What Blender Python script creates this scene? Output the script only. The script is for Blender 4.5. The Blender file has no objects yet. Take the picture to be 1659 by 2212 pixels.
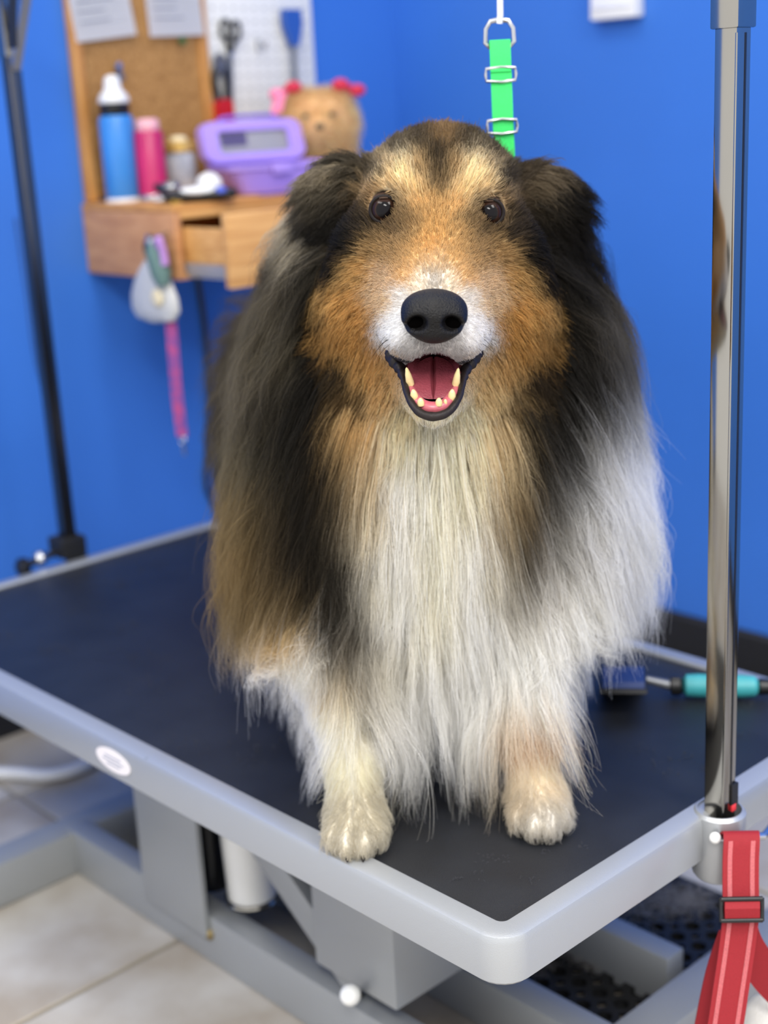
import bpy, bmesh, math, random
import numpy as np
from mathutils import Vector, Matrix, kdtree

random.seed(7)
rng = np.random.default_rng(7)
SC = bpy.context.scene
COL = SC.collection
PI = math.pi

# ------------------------------------------------------------------ camera, light, exposure
TT = 0.40                                   # height of the table top above the floor (floor is z = 0)
CAM_POS = np.array([-0.81146, -0.75490, 0.715 + TT])
CAM_R = np.array([0.7252732, -0.6865448, -0.0513330])
CAM_U = np.array([0.2272839, 0.1683886, 0.9591597])
CAM_B = np.array([-0.6498622, -0.7073200, 0.2781683])
FPX = 3010.28
cam_d = bpy.data.cameras.new('camera')
cam = bpy.data.objects.new('camera', cam_d)
COL.objects.link(cam)
M = Matrix.Identity(4)
for i in range(3):
    M[i][0], M[i][1], M[i][2], M[i][3] = CAM_R[i], CAM_U[i], CAM_B[i], CAM_POS[i]
cam.matrix_world = M
cam_d.sensor_fit = 'VERTICAL'
cam_d.sensor_height = 24.0
cam_d.lens = FPX / 2212 * 24.0
cam_d.clip_start = 0.05
cam_d.dof.use_dof = True
cam_d.dof.focus_distance = 1.24
cam_d.dof.aperture_fstop = 2.0
SC.camera = cam

SC.cycles.adaptive_threshold = 0.03
SC.cycles.max_bounces = 6
SC.cycles.diffuse_bounces = 3
SC.cycles.glossy_bounces = 3
SC.cycles.transmission_bounces = 4
SC.cycles.transparent_max_bounces = 4
SC.cycles.caustics_reflective = False
SC.cycles.caustics_refractive = False
SC.view_settings.view_transform = 'Standard'
SC.view_settings.look = 'None'
SC.view_settings.gamma = 1.0
SC.view_settings.use_curve_mapping = False
SC.view_settings.exposure = 0.50

world = bpy.data.worlds.new('world')
SC.world = world
world.use_nodes = True
wb = world.node_tree.nodes['Background']
wb.inputs[0].default_value = (0.98, 0.985, 1.0, 1)
wb.inputs[1].default_value = 1.0


def area(name, loc, size, power, target=None, col=(1, 0.97, 0.93)):
    d = bpy.data.lights.new(name, 'AREA')
    d.shape = 'RECTANGLE'
    d.size, d.size_y = size
    d.energy = power
    d.color = col
    o = bpy.data.objects.new(name, d)
    COL.objects.link(o)
    o.location = loc
    if target is not None:
        o.rotation_euler = (Vector(target) - Vector(loc)).to_track_quat('-Z', 'Y').to_euler()
    return o


# the shop's ceiling panels: two rows of recessed fluorescent fixtures
area('ceiling_panel_light', (-1.55, -1.65, 2.65), (0.6, 1.2), 60)
area('ceiling_panel_light', (0.10, -1.65, 2.65), (0.6, 1.2), 30)
area('ceiling_panel_light', (-1.30, 0.45, 2.65), (0.6, 1.2), 18)
area('ceiling_panel_light', (0.30, 0.55, 2.65), (0.6, 1.2), 9)


# ------------------------------------------------------------------ materials
def lin(c):
    out = []
    for v in c[:3]:
        v = v / 255.0
        out.append(v / 12.92 if v <= 0.04045 else ((v + 0.055) / 1.055) ** 2.4)
    return tuple(out)


def mat(name, rgb, rough=0.5, metal=0.0, spec=0.5, var=0.0, vscale=20.0, bump=0.0, bscale=80.0, rgb2=None,
        stretch=(1, 1, 1), coat=0.0, trans=0.0, detail=4.0, thr=(0.35, 0.65), sheen=0.0):
    m = bpy.data.materials.new(name)
    m.use_nodes = True
    nt = m.node_tree
    b = nt.nodes['Principled BSDF']
    b.inputs['Roughness'].default_value = rough
    b.inputs['Metallic'].default_value = metal
    b.inputs['Specular IOR Level'].default_value = spec
    b.inputs['Coat Weight'].default_value = coat
    b.inputs['Transmission Weight'].default_value = trans
    b.inputs['Sheen Weight'].default_value = sheen
    c = lin(rgb)
    b.inputs['Base Color'].default_value = (*c, 1)
    if var > 0 or rgb2 is not None or bump > 0:
        tc = nt.nodes.new('ShaderNodeTexCoord')
        mp = nt.nodes.new('ShaderNodeMapping')
        mp.inputs['Scale'].default_value = stretch
        nt.links.new(tc.outputs['Object'], mp.inputs['Vector'])
    if var > 0 or rgb2 is not None:
        n = nt.nodes.new('ShaderNodeTexNoise')
        n.inputs['Scale'].default_value = vscale
        n.inputs['Detail'].default_value = detail
        nt.links.new(mp.outputs[0], n.inputs['Vector'])
        r = nt.nodes.new('ShaderNodeValToRGB')
        c2 = lin(rgb2) if rgb2 is not None else tuple(max(0, v * (1 - var)) for v in c)
        r.color_ramp.elements[0].position, r.color_ramp.elements[1].position = thr
        r.color_ramp.elements[0].color = (*c2, 1)
        r.color_ramp.elements[1].color = (*c, 1)
        nt.links.new(n.outputs['Fac'], r.inputs['Fac'])
        nt.links.new(r.outputs[0], b.inputs['Base Color'])
    if bump > 0:
        n2 = nt.nodes.new('ShaderNodeTexNoise')
        n2.inputs['Scale'].default_value = bscale
        n2.inputs['Detail'].default_value = 3
        nt.links.new(mp.outputs[0], n2.inputs['Vector'])
        bp = nt.nodes.new('ShaderNodeBump')
        bp.inputs['Strength'].default_value = bump
        bp.inputs['Distance'].default_value = 0.002
        nt.links.new(n2.outputs['Fac'], bp.inputs['Height'])
        nt.links.new(bp.outputs[0], b.inputs['Normal'])
    return m


MT = {}
MT['wall'] = mat('blue_wall_paint', (58, 116, 206), 0.45, spec=0.35, var=0.06, vscale=3, bump=0.15, bscale=160)
MT['base_black'] = mat('black_rubber_base', (22, 22, 24), 0.5, bump=0.1)
MT['grout'] = mat('tile_grout', (140, 134, 124), 0.9, bump=0.3, bscale=300)
MT['tile'] = mat('stone_look_tile', (184, 180, 173), 0.35, rgb2=(158, 148, 134), vscale=5, detail=7, thr=(0.38, 0.6), bump=0.05, bscale=30)
MT['frame'] = mat('silver_painted_steel', (172, 175, 178), 0.36, metal=0.5, spec=0.6, coat=0.15, bump=0.12, bscale=900)
MT['steel_dark'] = mat('grey_painted_steel', (158, 161, 163), 0.4, metal=0.35, spec=0.5, bump=0.08, bscale=500)
MT['mat'] = mat('black_ribbed_rubber', (22, 23, 26), 0.42, spec=0.45, rgb2=(29, 31, 36), vscale=14, bump=0.35, bscale=700)
MT['rubber'] = mat('black_rubber', (20, 20, 22), 0.6, bump=0.1)
MT['blackp'] = mat('black_plastic', (16, 16, 18), 0.35)
MT['chrome'] = mat('chrome', (158, 154, 146), 0.13, metal=1.0, var=0.05, vscale=8)
MT['post_dark'] = mat('darkened_steel_tube', (112, 108, 102), 0.3, metal=1.0, var=0.2, vscale=5)  # metal darkened so the rear post mirrors less of the blue wall
MT['steel'] = mat('polished_steel', (190, 192, 196), 0.22, metal=1.0)
MT['whitep'] = mat('white_plastic', (232, 232, 230), 0.35)
MT['green'] = mat('green_nylon_webbing', (64, 236, 116), 0.7, var=0.18, vscale=900, bump=0.4, bscale=1200)
MT['red'] = mat('red_nylon_webbing', (146, 14, 28), 0.7, var=0.12, vscale=700, bump=0.4, bscale=1200)
MT['stitch'] = mat('pale_pink_stitching', (190, 96, 100), 0.8, var=0.3, vscale=900)
MT['wood'] = mat('golden_pine', (224, 172, 106), 0.45, rgb2=(198, 142, 78), vscale=6, stretch=(1, 6, 22), detail=5, bump=0.05)
MT['wood_side'] = mat('worn_pine_board', (206, 152, 104), 0.5, rgb2=(184, 130, 86), vscale=7, stretch=(3, 2, 9), detail=5)
MT['wood_in'] = mat('pine_inside', (214, 156, 88), 0.55, rgb2=(190, 130, 68), vscale=6, stretch=(1, 5, 20))
MT['cork'] = mat('cork', (178, 134, 80), 0.9, rgb2=(146, 104, 56), vscale=160, detail=3, bump=0.3, bscale=300)
MT['cork_frame'] = mat('cork_board_oak_frame', (204, 150, 84), 0.45, rgb2=(178, 122, 62), vscale=6, stretch=(12, 1, 1.5))
MT['paper'] = mat('white_paper', (236, 238, 244), 0.85)
MT['ink'] = mat('grey_print', (150, 154, 168), 0.9)
MT['bluebottle'] = mat('blue_bottle_plastic', (62, 142, 222), 0.3, var=0.12, vscale=9)
MT['magenta'] = mat('magenta_can', (200, 38, 104), 0.3, var=0.15, vscale=12)
MT['pinkcap'] = mat('pale_pink_cap', (236, 176, 184), 0.35)
MT['gold'] = mat('gold_lid', (214, 176, 96), 0.3, metal=0.4)
MT['cream'] = mat('cream_label', (238, 222, 180), 0.5)
MT['greylabel'] = mat('grey_printed_label', (186, 190, 196), 0.5, rgb2=(150, 156, 168), vscale=60)
MT['purple'] = mat('lilac_plastic', (170, 142, 226), 0.3, spec=0.5)
MT['purple_d'] = mat('violet_plastic', (122, 96, 196), 0.3)
MT['clear'] = mat('frosted_clear_window', (206, 206, 214), 0.25, trans=0.6)
MT['navy'] = mat('navy_cloth', (34, 66, 150), 0.8)
MT['toolgrey'] = mat('tool_grey', (120, 122, 126), 0.35, metal=0.6)
MT['redtool'] = mat('red_grip', (190, 22, 34), 0.4)
MT['bluetool'] = mat('blue_grip', (44, 88, 170), 0.4)
MT['teal'] = mat('teal_rubber_grip', (64, 164, 170), 0.45, var=0.1, vscale=60)
MT['bluepad'] = mat('blue_brush_pad', (26, 50, 104), 0.55)
MT['pouch'] = mat('grey_mesh_cloth', (196, 196, 194), 0.85, bump=0.3, bscale=500)
MT['tealbrist'] = mat('grey_green_bristle', (98, 128, 124), 0.8, var=0.3, vscale=300)
MT['lilac'] = mat('lilac_clip', (176, 132, 196), 0.45)
MT['pinklead'] = mat('pink_patterned_lead', (186, 74, 128), 0.75, rgb2=(118, 74, 150), vscale=70)
MT['toyskin'] = mat('plush_backing', (242, 200, 150), 0.9)
MT['bowpink'] = mat('pink_bow_ribbon', (236, 130, 168), 0.5)
MT['bowred'] = mat('crimson_bow_ribbon', (196, 24, 62), 0.5)
MT['cable_w'] = mat('white_hose', (226, 226, 226), 0.4)
MT['sticker'] = mat('white_sticker', (232, 226, 226), 0.5)
MT['towel'] = mat('white_fleece', (236, 234, 228), 0.95, bump=0.6, bscale=300)
MT['redsticker'] = mat('red_sticker', (226, 60, 66), 0.5)
MT['brass'] = mat('dull_brass', (150, 132, 92), 0.35, metal=0.8)

# white pegboard with its grid of small holes
m = mat('white_pegboard', (226, 226, 222), 0.45)
nt = m.node_tree
tc = nt.nodes.new('ShaderNodeTexCoord')
vm = nt.nodes.new('ShaderNodeVectorMath'); vm.operation = 'SCALE'; vm.inputs['Scale'].default_value = 1 / 0.0254
fr = nt.nodes.new('ShaderNodeVectorMath'); fr.operation = 'FRACTION'
sx = nt.nodes.new('ShaderNodeSeparateXYZ')
cb = nt.nodes.new('ShaderNodeCombineXYZ')
dd = nt.nodes.new('ShaderNodeVectorMath'); dd.operation = 'DISTANCE'; dd.inputs[1].default_value = (0.5, 0.5, 0)
lt = nt.nodes.new('ShaderNodeMath'); lt.operation = 'LESS_THAN'; lt.inputs[1].default_value = 0.13
mx = nt.nodes.new('ShaderNodeMix'); mx.data_type = 'RGBA'
mx.inputs[6].default_value = (*lin((226, 226, 222)), 1); mx.inputs[7].default_value = (*lin((150, 150, 148)), 1)
L_ = nt.links.new
L_(tc.outputs['Object'], vm.inputs[0]); L_(vm.outputs[0], fr.inputs[0]); L_(fr.outputs[0], sx.inputs[0])
L_(sx.outputs[0], cb.inputs[0]); L_(sx.outputs[2], cb.inputs[1]); L_(cb.outputs[0], dd.inputs[0])
L_(dd.outputs['Value'], lt.inputs[0]); L_(lt.outputs[0], mx.inputs[0]); L_(mx.outputs[2], nt.nodes['Principled BSDF'].inputs['Base Color'])
MT['peg'] = m


def attr_mat(name, attr, rough, spec, translucent=0.0, coat=0.0, sheen=0.0):
    m = bpy.data.materials.new(name)
    m.use_nodes = True
    nt = m.node_tree
    b = nt.nodes['Principled BSDF']
    a = nt.nodes.new('ShaderNodeAttribute')
    a.attribute_name = attr
    nt.links.new(a.outputs['Color'], b.inputs['Base Color'])
    b.inputs['Roughness'].default_value = rough
    b.inputs['Specular IOR Level'].default_value = spec
    b.inputs['Coat Weight'].default_value = coat
    b.inputs['Sheen Weight'].default_value = sheen
    if translucent > 0:
        t = nt.nodes.new('ShaderNodeBsdfTranslucent')
        mxs = nt.nodes.new('ShaderNodeMixShader')
        mxs.inputs[0].default_value = translucent
        nt.links.new(a.outputs['Color'], t.inputs[0])
        nt.links.new(b.outputs[0], mxs.inputs[1])
        nt.links.new(t.outputs[0], mxs.inputs[2])
        nt.links.new(mxs.outputs[0], nt.nodes['Material Output'].inputs[0])
    return m


MT['fur'] = attr_mat('dog_fur', 'col', 0.55, 0.12, translucent=0.55)
MT['skin'] = attr_mat('dog_undercoat', 'col', 0.9, 0.1)
MT['nose'] = mat('black_nose_leather', (13, 11, 11), 0.42, spec=0.26, bump=0.7, bscale=650, var=0.2, vscale=60)
MT['lip'] = mat('black_lip_skin', (30, 22, 20), 0.5, spec=0.3, bump=0.25, bscale=300)
MT['tongue'] = mat('pink_tongue', (178, 84, 96), 0.38, spec=0.5, bump=0.35, bscale=500, var=0.15, vscale=60)
MT['gum'] = mat('pink_gum', (190, 98, 108), 0.3, spec=0.5, var=0.2, vscale=120)
MT['mouthin'] = mat('mouth_lining', (104, 42, 50), 0.4)
MT['tooth'] = mat('ivory_tooth', (222, 196, 140), 0.3, coat=0.2, var=0.15, vscale=200)
MT['lidtan'] = mat('brown_eyelid', (58, 42, 32), 0.7, spec=0.2)
MT['lid'] = mat('dark_eyelid_skin', (26, 20, 18), 0.6, spec=0.2)
# eyeball: black pupil, dark brown iris, dark rim (radial around local -Y)
m = bpy.data.materials.new('dark_brown_eye'); m.use_nodes = True
nt = m.node_tree; b = nt.nodes['Principled BSDF']
tc = nt.nodes.new('ShaderNodeTexCoord'); sx = nt.nodes.new('ShaderNodeSeparateXYZ')
nt.links.new(tc.outputs['Object'], sx.inputs[0])
mr = nt.nodes.new('ShaderNodeMapRange'); mr.inputs[1].default_value = -0.0145; mr.inputs[2].default_value = -0.0065
nt.links.new(sx.outputs[1], mr.inputs[0])
r = nt.nodes.new('ShaderNodeValToRGB')
els = r.color_ramp.elements
els[0].position = 0.0; els[0].color = (0.004, 0.003, 0.004, 1)
els[1].position = 1.0; els[1].color = (0.01, 0.006, 0.005, 1)
for p_, c_ in ((0.17, (0.005, 0.004, 0.004, 1)), (0.24, (0.026, 0.011, 0.007, 1)), (0.55, (0.016, 0.008, 0.005, 1)), (0.7, (0.008, 0.005, 0.004, 1))):
    e_ = els.new(p_); e_.color = c_
nt.links.new(mr.outputs[0], r.inputs[0]); nt.links.new(r.outputs[0], b.inputs['Base Color'])
b.inputs['Roughness'].default_value = 0.04; b.inputs['Specular IOR Level'].default_value = 0.18
MT['eye'] = m


# ------------------------------------------------------------------ mesh helpers
def link(name, me, material, parent=None, smooth=False):
    o = bpy.data.objects.new(name, me)
    COL.objects.link(o)
    if material is not None:
        me.materials.append(MT[material] if isinstance(material, str) else material)
    if parent is not None:
        o.parent = parent
    if smooth:
        for p in me.polygons:
            p.use_smooth = True
    return o


def fin(name, bm, material, parent=None, smooth=False, bevel=0.0, seg=2, sharp=None):
    if bevel > 0:
        es = [e for e in bm.edges if len(e.link_faces) == 2 and e.calc_face_angle(0) > 0.5]
        bmesh.ops.bevel(bm, geom=es, offset=bevel, segments=seg, affect='EDGES', profile=0.6, clamp_overlap=True)
    bmesh.ops.recalc_face_normals(bm, faces=bm.faces[:])
    me = bpy.data.meshes.new(name)
    bm.to_mesh(me)
    bm.free()
    o = link(name, me, material, parent, smooth)
    if smooth:
        me.set_sharp_from_angle(angle=math.radians(40))
    return o


def empty(name, loc=(0, 0, 0), rz=0.0):
    o = bpy.data.objects.new(name, None)
    o.empty_display_size = 0.05
    COL.objects.link(o)
    o.location = loc
    o.rotation_euler = (0, 0, rz)
    return o


def tag(o, label, cat, group=None, kind=None):
    if label: o['label'] = label
    if cat: o['category'] = cat
    if group: o['group'] = group
    if kind: o['kind'] = kind
    return o


def bx(bm, x0, x1, y0, y1, z0, z1, mtx=None):
    r = bmesh.ops.create_cube(bm, size=1.0)
    vs = r['verts']
    bmesh.ops.scale(bm, vec=(x1 - x0, y1 - y0, z1 - z0), verts=vs)
    bmesh.ops.translate(bm, vec=((x0 + x1) / 2, (y0 + y1) / 2, (z0 + z1) / 2), verts=vs)
    if mtx is not None:
        bmesh.ops.transform(bm, matrix=mtx, verts=vs)
    return vs


def box(name, x0, x1, y0, y1, z0, z1, material, parent=None, bevel=0.0, smooth=True, seg=2):
    bm = bmesh.new()
    bx(bm, x0, x1, y0, y1, z0, z1)
    return fin(name, bm, material, parent, smooth, bevel, seg)


def lathe_bm(bm, prof, n=28, center=(0, 0, 0), axis=None, caps=True):
    """profile [(r,z)...] around z, optionally turned to axis"""
    q = Vector((0, 0, 1)).rotation_difference(Vector(axis)) if axis is not None else None
    rings = []
    for r, z in prof:
        ring = []
        for i in range(n):
            a = 2 * PI * i / n
            v = Vector((r * math.cos(a), r * math.sin(a), z))
            if q is not None: v = q @ v
            ring.append(bm.verts.new(v + Vector(center)))
        rings.append(ring)
    for a, b in zip(rings, rings[1:]):
        for i in range(n):
            bm.faces.new((a[i], a[(i + 1) % n], b[(i + 1) % n], b[i]))
    if caps:
        bm.faces.new(rings[0][::-1])
        bm.faces.new(rings[-1])


def lathe(name, prof, material, parent=None, n=28, center=(0, 0, 0), axis=None):
    bm = bmesh.new()
    lathe_bm(bm, prof, n, center, axis)
    return fin(name, bm, material, parent, True)


def tube_bm(bm, pts, r, n=10, closed=False):
    pts = [Vector(p) for p in pts]
    rad = r if hasattr(r, '__len__') else [r] * len(pts)
    m = len(pts)
    rings = []
    prev = None
    for i, p in enumerate(pts):
        a = pts[(i - 1) % m] if (closed or i > 0) else p
        b = pts[(i + 1) % m] if (closed or i < m - 1) else p
        t = (b - a).normalized()
        if prev is None:
            ref = Vector((0, 0, 1)) if abs(t.z) < 0.9 else Vector((1, 0, 0))
            nx = t.cross(ref).normalized()
        else:
            nx = (prev - t * prev.dot(t)).normalized()
        prev = nx
        ny = t.cross(nx)
        rings.append([bm.verts.new(p + (nx * math.cos(2 * PI * k / n) + ny * math.sin(2 * PI * k / n)) * rad[i]) for k in range(n)])
    for i in range(m if closed else m - 1):
        a, b = rings[i], rings[(i + 1) % m]
        for k in range(n):
            bm.faces.new((a[k], a[(k + 1) % n], b[(k + 1) % n], b[k]))
    if not closed:
        bm.faces.new(rings[0][::-1])
        bm.faces.new(rings[-1])


def tube(name, pts, r, material, parent=None, n=10, closed=False):
    bm = bmesh.new()
    tube_bm(bm, pts, r, n, closed)
    return fin(name, bm, material, parent, True)


def spline(pts, k=8):
    pts = [Vector(p) for p in pts]
    out = []
    for i in range(len(pts) - 1):
        p0 = pts[max(i - 1, 0)]; p1 = pts[i]; p2 = pts[i + 1]; p3 = pts[min(i + 2, len(pts) - 1)]
        for j in range(k):
            t = j / k
            out.append(0.5 * ((2 * p1) + (p2 - p0) * t + (2 * p0 - 5 * p1 + 4 * p2 - p3) * t * t + (3 * p1 - p0 - 3 * p2 + p3) * t ** 3))
    out.append(pts[-1])
    return out


def ellip(name, c, r, material, parent=None, seg=24, rings=14, rot=None):
    bm = bmesh.new()
    bmesh.ops.create_uvsphere(bm, u_segments=seg, v_segments=rings, radius=1.0)
    mtx = Matrix.Translation(c) @ (rot.to_4x4() if rot is not None else Matrix.Identity(4)) @ Matrix.Diagonal((*r, 1))
    bmesh.ops.transform(bm, matrix=mtx, verts=bm.verts[:])
    return fin(name, bm, material, parent, True)


def ribbon_bm(bm, pts, width_vec, thick, widths=None):
    """a flat strap: centre line pts, half width along width_vec, with real thickness"""
    pts = [Vector(p) for p in pts]
    rows = []
    for i, p in enumerate(pts):
        a = pts[max(i - 1, 0)]; b = pts[min(i + 1, len(pts) - 1)]
        t = (b - a).normalized()
        wv = width_vec[i] if isinstance(width_vec, list) else width_vec
        wv = Vector(wv)
        n = t.cross(wv).normalized() * thick * 0.5
        rows.append([bm.verts.new(p - wv - n), bm.verts.new(p + wv - n), bm.verts.new(p + wv + n), bm.verts.new(p - wv + n)])
    for a, b in zip(rows, rows[1:]):
        for k in range(4):
            bm.faces.new((a[k], a[(k + 1) % 4], b[(k + 1) % 4], b[k]))
    bm.faces.new(rows[0][::-1]); bm.faces.new(rows[-1])


def ribbon(name, pts, width_vec, thick, material, parent=None):
    bm = bmesh.new()
    ribbon_bm(bm, pts, width_vec, thick)
    return fin(name, bm, material, parent, True)


def rounded_rect(x0, x1, y0, y1, r, n=8):
    out = []
    for cx, cy, a0 in ((x1 - r, y1 - r, 0), (x0 + r, y1 - r, PI / 2), (x0 + r, y0 + r, PI), (x1 - r, y0 + r, 1.5 * PI)):
        for i in range(n + 1):
            a = a0 + (PI / 2) * i / n
            out.append((cx + r * math.cos(a), cy + r * math.sin(a)))
    return out


def prism(name, poly, axis, t0, t1, material, parent=None, bevel=0.0, smooth=True):
    """polygon in the two other axes extruded along axis from t0 to t1"""
    bm = bmesh.new()
    def mk(p, t):
        a, b = p
        return {'x': (t, a, b), 'y': (a, t, b), 'z': (a, b, t)}[axis]
    A = [bm.verts.new(mk(p, t0)) for p in poly]
    B = [bm.verts.new(mk(p, t1)) for p in poly]
    n = len(poly)
    for i in range(n):
        bm.faces.new((A[i], A[(i + 1) % n], B[(i + 1) % n], B[i]))
    bm.faces.new(A[::-1]); bm.faces.new(B)
    return fin(name, bm, material, parent, smooth, bevel)


# ------------------------------------------------------------------ SDF toolkit (organic shapes)
class Field:
    def __init__(s, lo, hi, h):
        s.lo = np.array(lo, np.float32); s.h = h
        s.n = [int(math.ceil((hi[i] - lo[i]) / h)) + 1 for i in range(3)]
        s.F = np.full(s.n, 0.15, np.float32)
        s.ax = [s.lo[i] + h * np.arange(s.n[i], dtype=np.float32) for i in range(3)]

    def _sub(s, lo, hi):
        sl = []
        for i in range(3):
            a = max(0, int((lo[i] - s.lo[i]) / s.h)); b = min(s.n[i], int((hi[i] - s.lo[i]) / s.h) + 2)
            sl.append(slice(a, max(a, b)))
        g = np.meshgrid(s.ax[0][sl[0]], s.ax[1][sl[1]], s.ax[2][sl[2]], indexing='ij', sparse=True)
        return tuple(sl), g

    def add(s, kind, *a, k=0.02, sub=False, mg=0.09):
        if kind == 'e':
            c, r = a[0], a[1]
            R = np.array(a[2].to_3x3()) if len(a) > 2 and a[2] is not None else None
            m = max(r) if R is not None else None
            lo = [c[i] - (m or r[i]) - mg for i in range(3)]; hi = [c[i] + (m or r[i]) + mg for i in range(3)]
            sl, (X, Y, Z) = s._sub(lo, hi)
            x, y, z = X - c[0], Y - c[1], Z - c[2]
            if R is not None:
                x, y, z = (R[0, 0] * x + R[1, 0] * y + R[2, 0] * z, R[0, 1] * x + R[1, 1] * y + R[2, 1] * z, R[0, 2] * x + R[1, 2] * y + R[2, 2] * z)
            k0 = np.sqrt((x / r[0]) ** 2 + (y / r[1]) ** 2 + (z / r[2]) ** 2)
            k1 = np.sqrt((x / r[0] ** 2) ** 2 + (y / r[1] ** 2) ** 2 + (z / r[2] ** 2) ** 2)
            d = k0 * (k0 - 1) / np.maximum(k1, 1e-6)
        else:
            p, q, r1, r2 = a
            lo = [min(p[i] - r1, q[i] - r2) - mg for i in range(3)]; hi = [max(p[i] + r1, q[i] + r2) + mg for i in range(3)]
            sl, (X, Y, Z) = s._sub(lo, hi)
            ab = [q[i] - p[i] for i in range(3)]
            L2 = sum(v * v for v in ab)
            t = np.clip(((X - p[0]) * ab[0] + (Y - p[1]) * ab[1] + (Z - p[2]) * ab[2]) / L2, 0, 1)
            d = np.sqrt((X - p[0] - t * ab[0]) ** 2 + (Y - p[1] - t * ab[1]) ** 2 + (Z - p[2] - t * ab[2]) ** 2) - (r1 + (r2 - r1) * t)
        d = d.astype(np.float32)
        G = s.F[sl]
        if sub:
            d = -d
            hh = np.maximum(k - np.abs(G - d), 0) / k
            s.F[sl] = np.maximum(G, d) + hh * hh * k * 0.25
        else:
            hh = np.maximum(k - np.abs(G - d), 0) / k
            s.F[sl] = np.minimum(G, d) - hh * hh * k * 0.25

    def sample(s, P):
        q = (P - s.lo) / s.h
        q = np.clip(q, 0, np.array(s.n) - 1.001)
        i = q.astype(np.int32); f = (q - i).astype(np.float32)
        x, y, z = i.T; fx, fy, fz = f.T
        F = s.F
        c00 = F[x, y, z] * (1 - fx) + F[x + 1, y, z] * fx
        c10 = F[x, y + 1, z] * (1 - fx) + F[x + 1, y + 1, z] * fx
        c01 = F[x, y, z + 1] * (1 - fx) + F[x + 1, y, z + 1] * fx
        c11 = F[x, y + 1, z + 1] * (1 - fx) + F[x + 1, y + 1, z + 1] * fx
        return (c00 * (1 - fy) + c10 * fy) * (1 - fz) + (c01 * (1 - fy) + c11 * fy) * fz

    def grad(s, P, e=None):
        e = e or s.h * 1.5
        g = np.empty_like(P)
        for i in range(3):
            d = np.zeros(3, np.float32); d[i] = e
            g[:, i] = s.sample(P + d) - s.sample(P - d)
        return g / np.maximum(np.linalg.norm(g, axis=1, keepdims=True), 1e-9)

    def mesh(s):
        F = s.F
        neg = F < 0
        c = np.zeros([n - 1 for n in s.n], np.int8)
        for dx in (0, 1):
            for dy in (0, 1):
                for dz in (0, 1):
                    c += neg[dx:s.n[0] - 1 + dx, dy:s.n[1] - 1 + dy, dz:s.n[2] - 1 + dz]
        act = (c > 0) & (c < 8)
        ids = np.full(act.shape, -1, np.int64)
        idx = np.argwhere(act)
        ids[act] = np.arange(len(idx))
        acc = np.zeros((len(idx), 3), np.float64); cnt = np.zeros(len(idx))
        offs = [(a, b, d) for a in (0, 1) for b in (0, 1) for d in (0, 1)]
        val = {o: F[idx[:, 0] + o[0], idx[:, 1] + o[1], idx[:, 2] + o[2]].astype(np.float64) for o in offs}
        for o in offs:
            for ax in range(3):
                if o[ax] == 0:
                    o2 = list(o); o2[ax] = 1; o2 = tuple(o2)
                    a, b = val[o], val[o2]
                    mk = (a < 0) != (b < 0)
                    t = np.where(mk, a / np.where(a == b, 1, a - b), 0)
                    p = np.tile(np.array(o, float), (len(idx), 1)); p[:, ax] += t
                    acc[mk] += p[mk]; cnt[mk] += 1
        V = (idx + acc / cnt[:, None]) * s.h + s.lo
        quads = []
        for ax in range(3):
            a1, a2 = (ax + 1) % 3, (ax + 2) % 3
            sl0 = [slice(None)] * 3; sl1 = [slice(None)] * 3
            sl0[ax] = slice(0, -1); sl1[ax] = slice(1, None)
            e = neg[tuple(sl0)] != neg[tuple(sl1)]
            w = np.argwhere(e)
            w = w[(w[:, a1] > 0) & (w[:, a2] > 0) & (w[:, a1] < s.n[a1] - 1) & (w[:, a2] < s.n[a2] - 1)]
            flip = neg[tuple(w.T)]
            def cell(d1, d2):
                q = w.copy(); q[:, a1] += d1; q[:, a2] += d2
                return ids[tuple(q.T)]
            Q = np.stack([cell(-1, -1), cell(0, -1), cell(0, 0), cell(-1, 0)], 1)
            Q[~flip] = Q[~flip][:, ::-1]
            quads.append(Q)
        return V, np.concatenate(quads)


def mesh_from(name, V, Q, material, parent=None):
    me = bpy.data.meshes.new(name)
    me.vertices.add(len(V)); me.vertices.foreach_set('co', np.asarray(V, np.float32).ravel())
    me.loops.add(Q.size); me.loops.foreach_set('vertex_index', Q.ravel().astype(np.int32))
    me.polygons.add(len(Q)); me.polygons.foreach_set('loop_start', np.arange(0, Q.size, 4, dtype=np.int32))
    me.update(calc_edges=True); me.validate()
    me.polygons.foreach_set('use_smooth', np.ones(len(me.polygons), bool))
    return link(name, me, material, parent)


def curves_obj(name, P, rad, col, material, parent=None):
    """P (N,K,3) strands, rad (N,K), col (N,3): one hair-curves object"""
    N, K, _ = P.shape
    cu = bpy.data.hair_curves.new(name)
    cu.add_curves([K] * N)
    cu.position_data.foreach_set('vector', np.ascontiguousarray(P, np.float32).ravel())
    ra = cu.attributes.get('radius') or cu.attributes.new('radius', 'FLOAT', 'POINT')
    ra.data.foreach_set('value', np.ascontiguousarray(rad, np.float32).ravel())
    ca = cu.attributes.new('col', 'FLOAT_COLOR', 'POINT' if col.ndim == 3 else 'CURVE')
    ca.data.foreach_set('color', np.concatenate([col, np.ones(col.shape[:-1] + (1,))], -1).astype(np.float32).ravel())
    cu.materials.append(MT[material])
    o = bpy.data.objects.new(name, cu)
    COL.objects.link(o)
    if parent is not None: o.parent = parent
    return o


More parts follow.
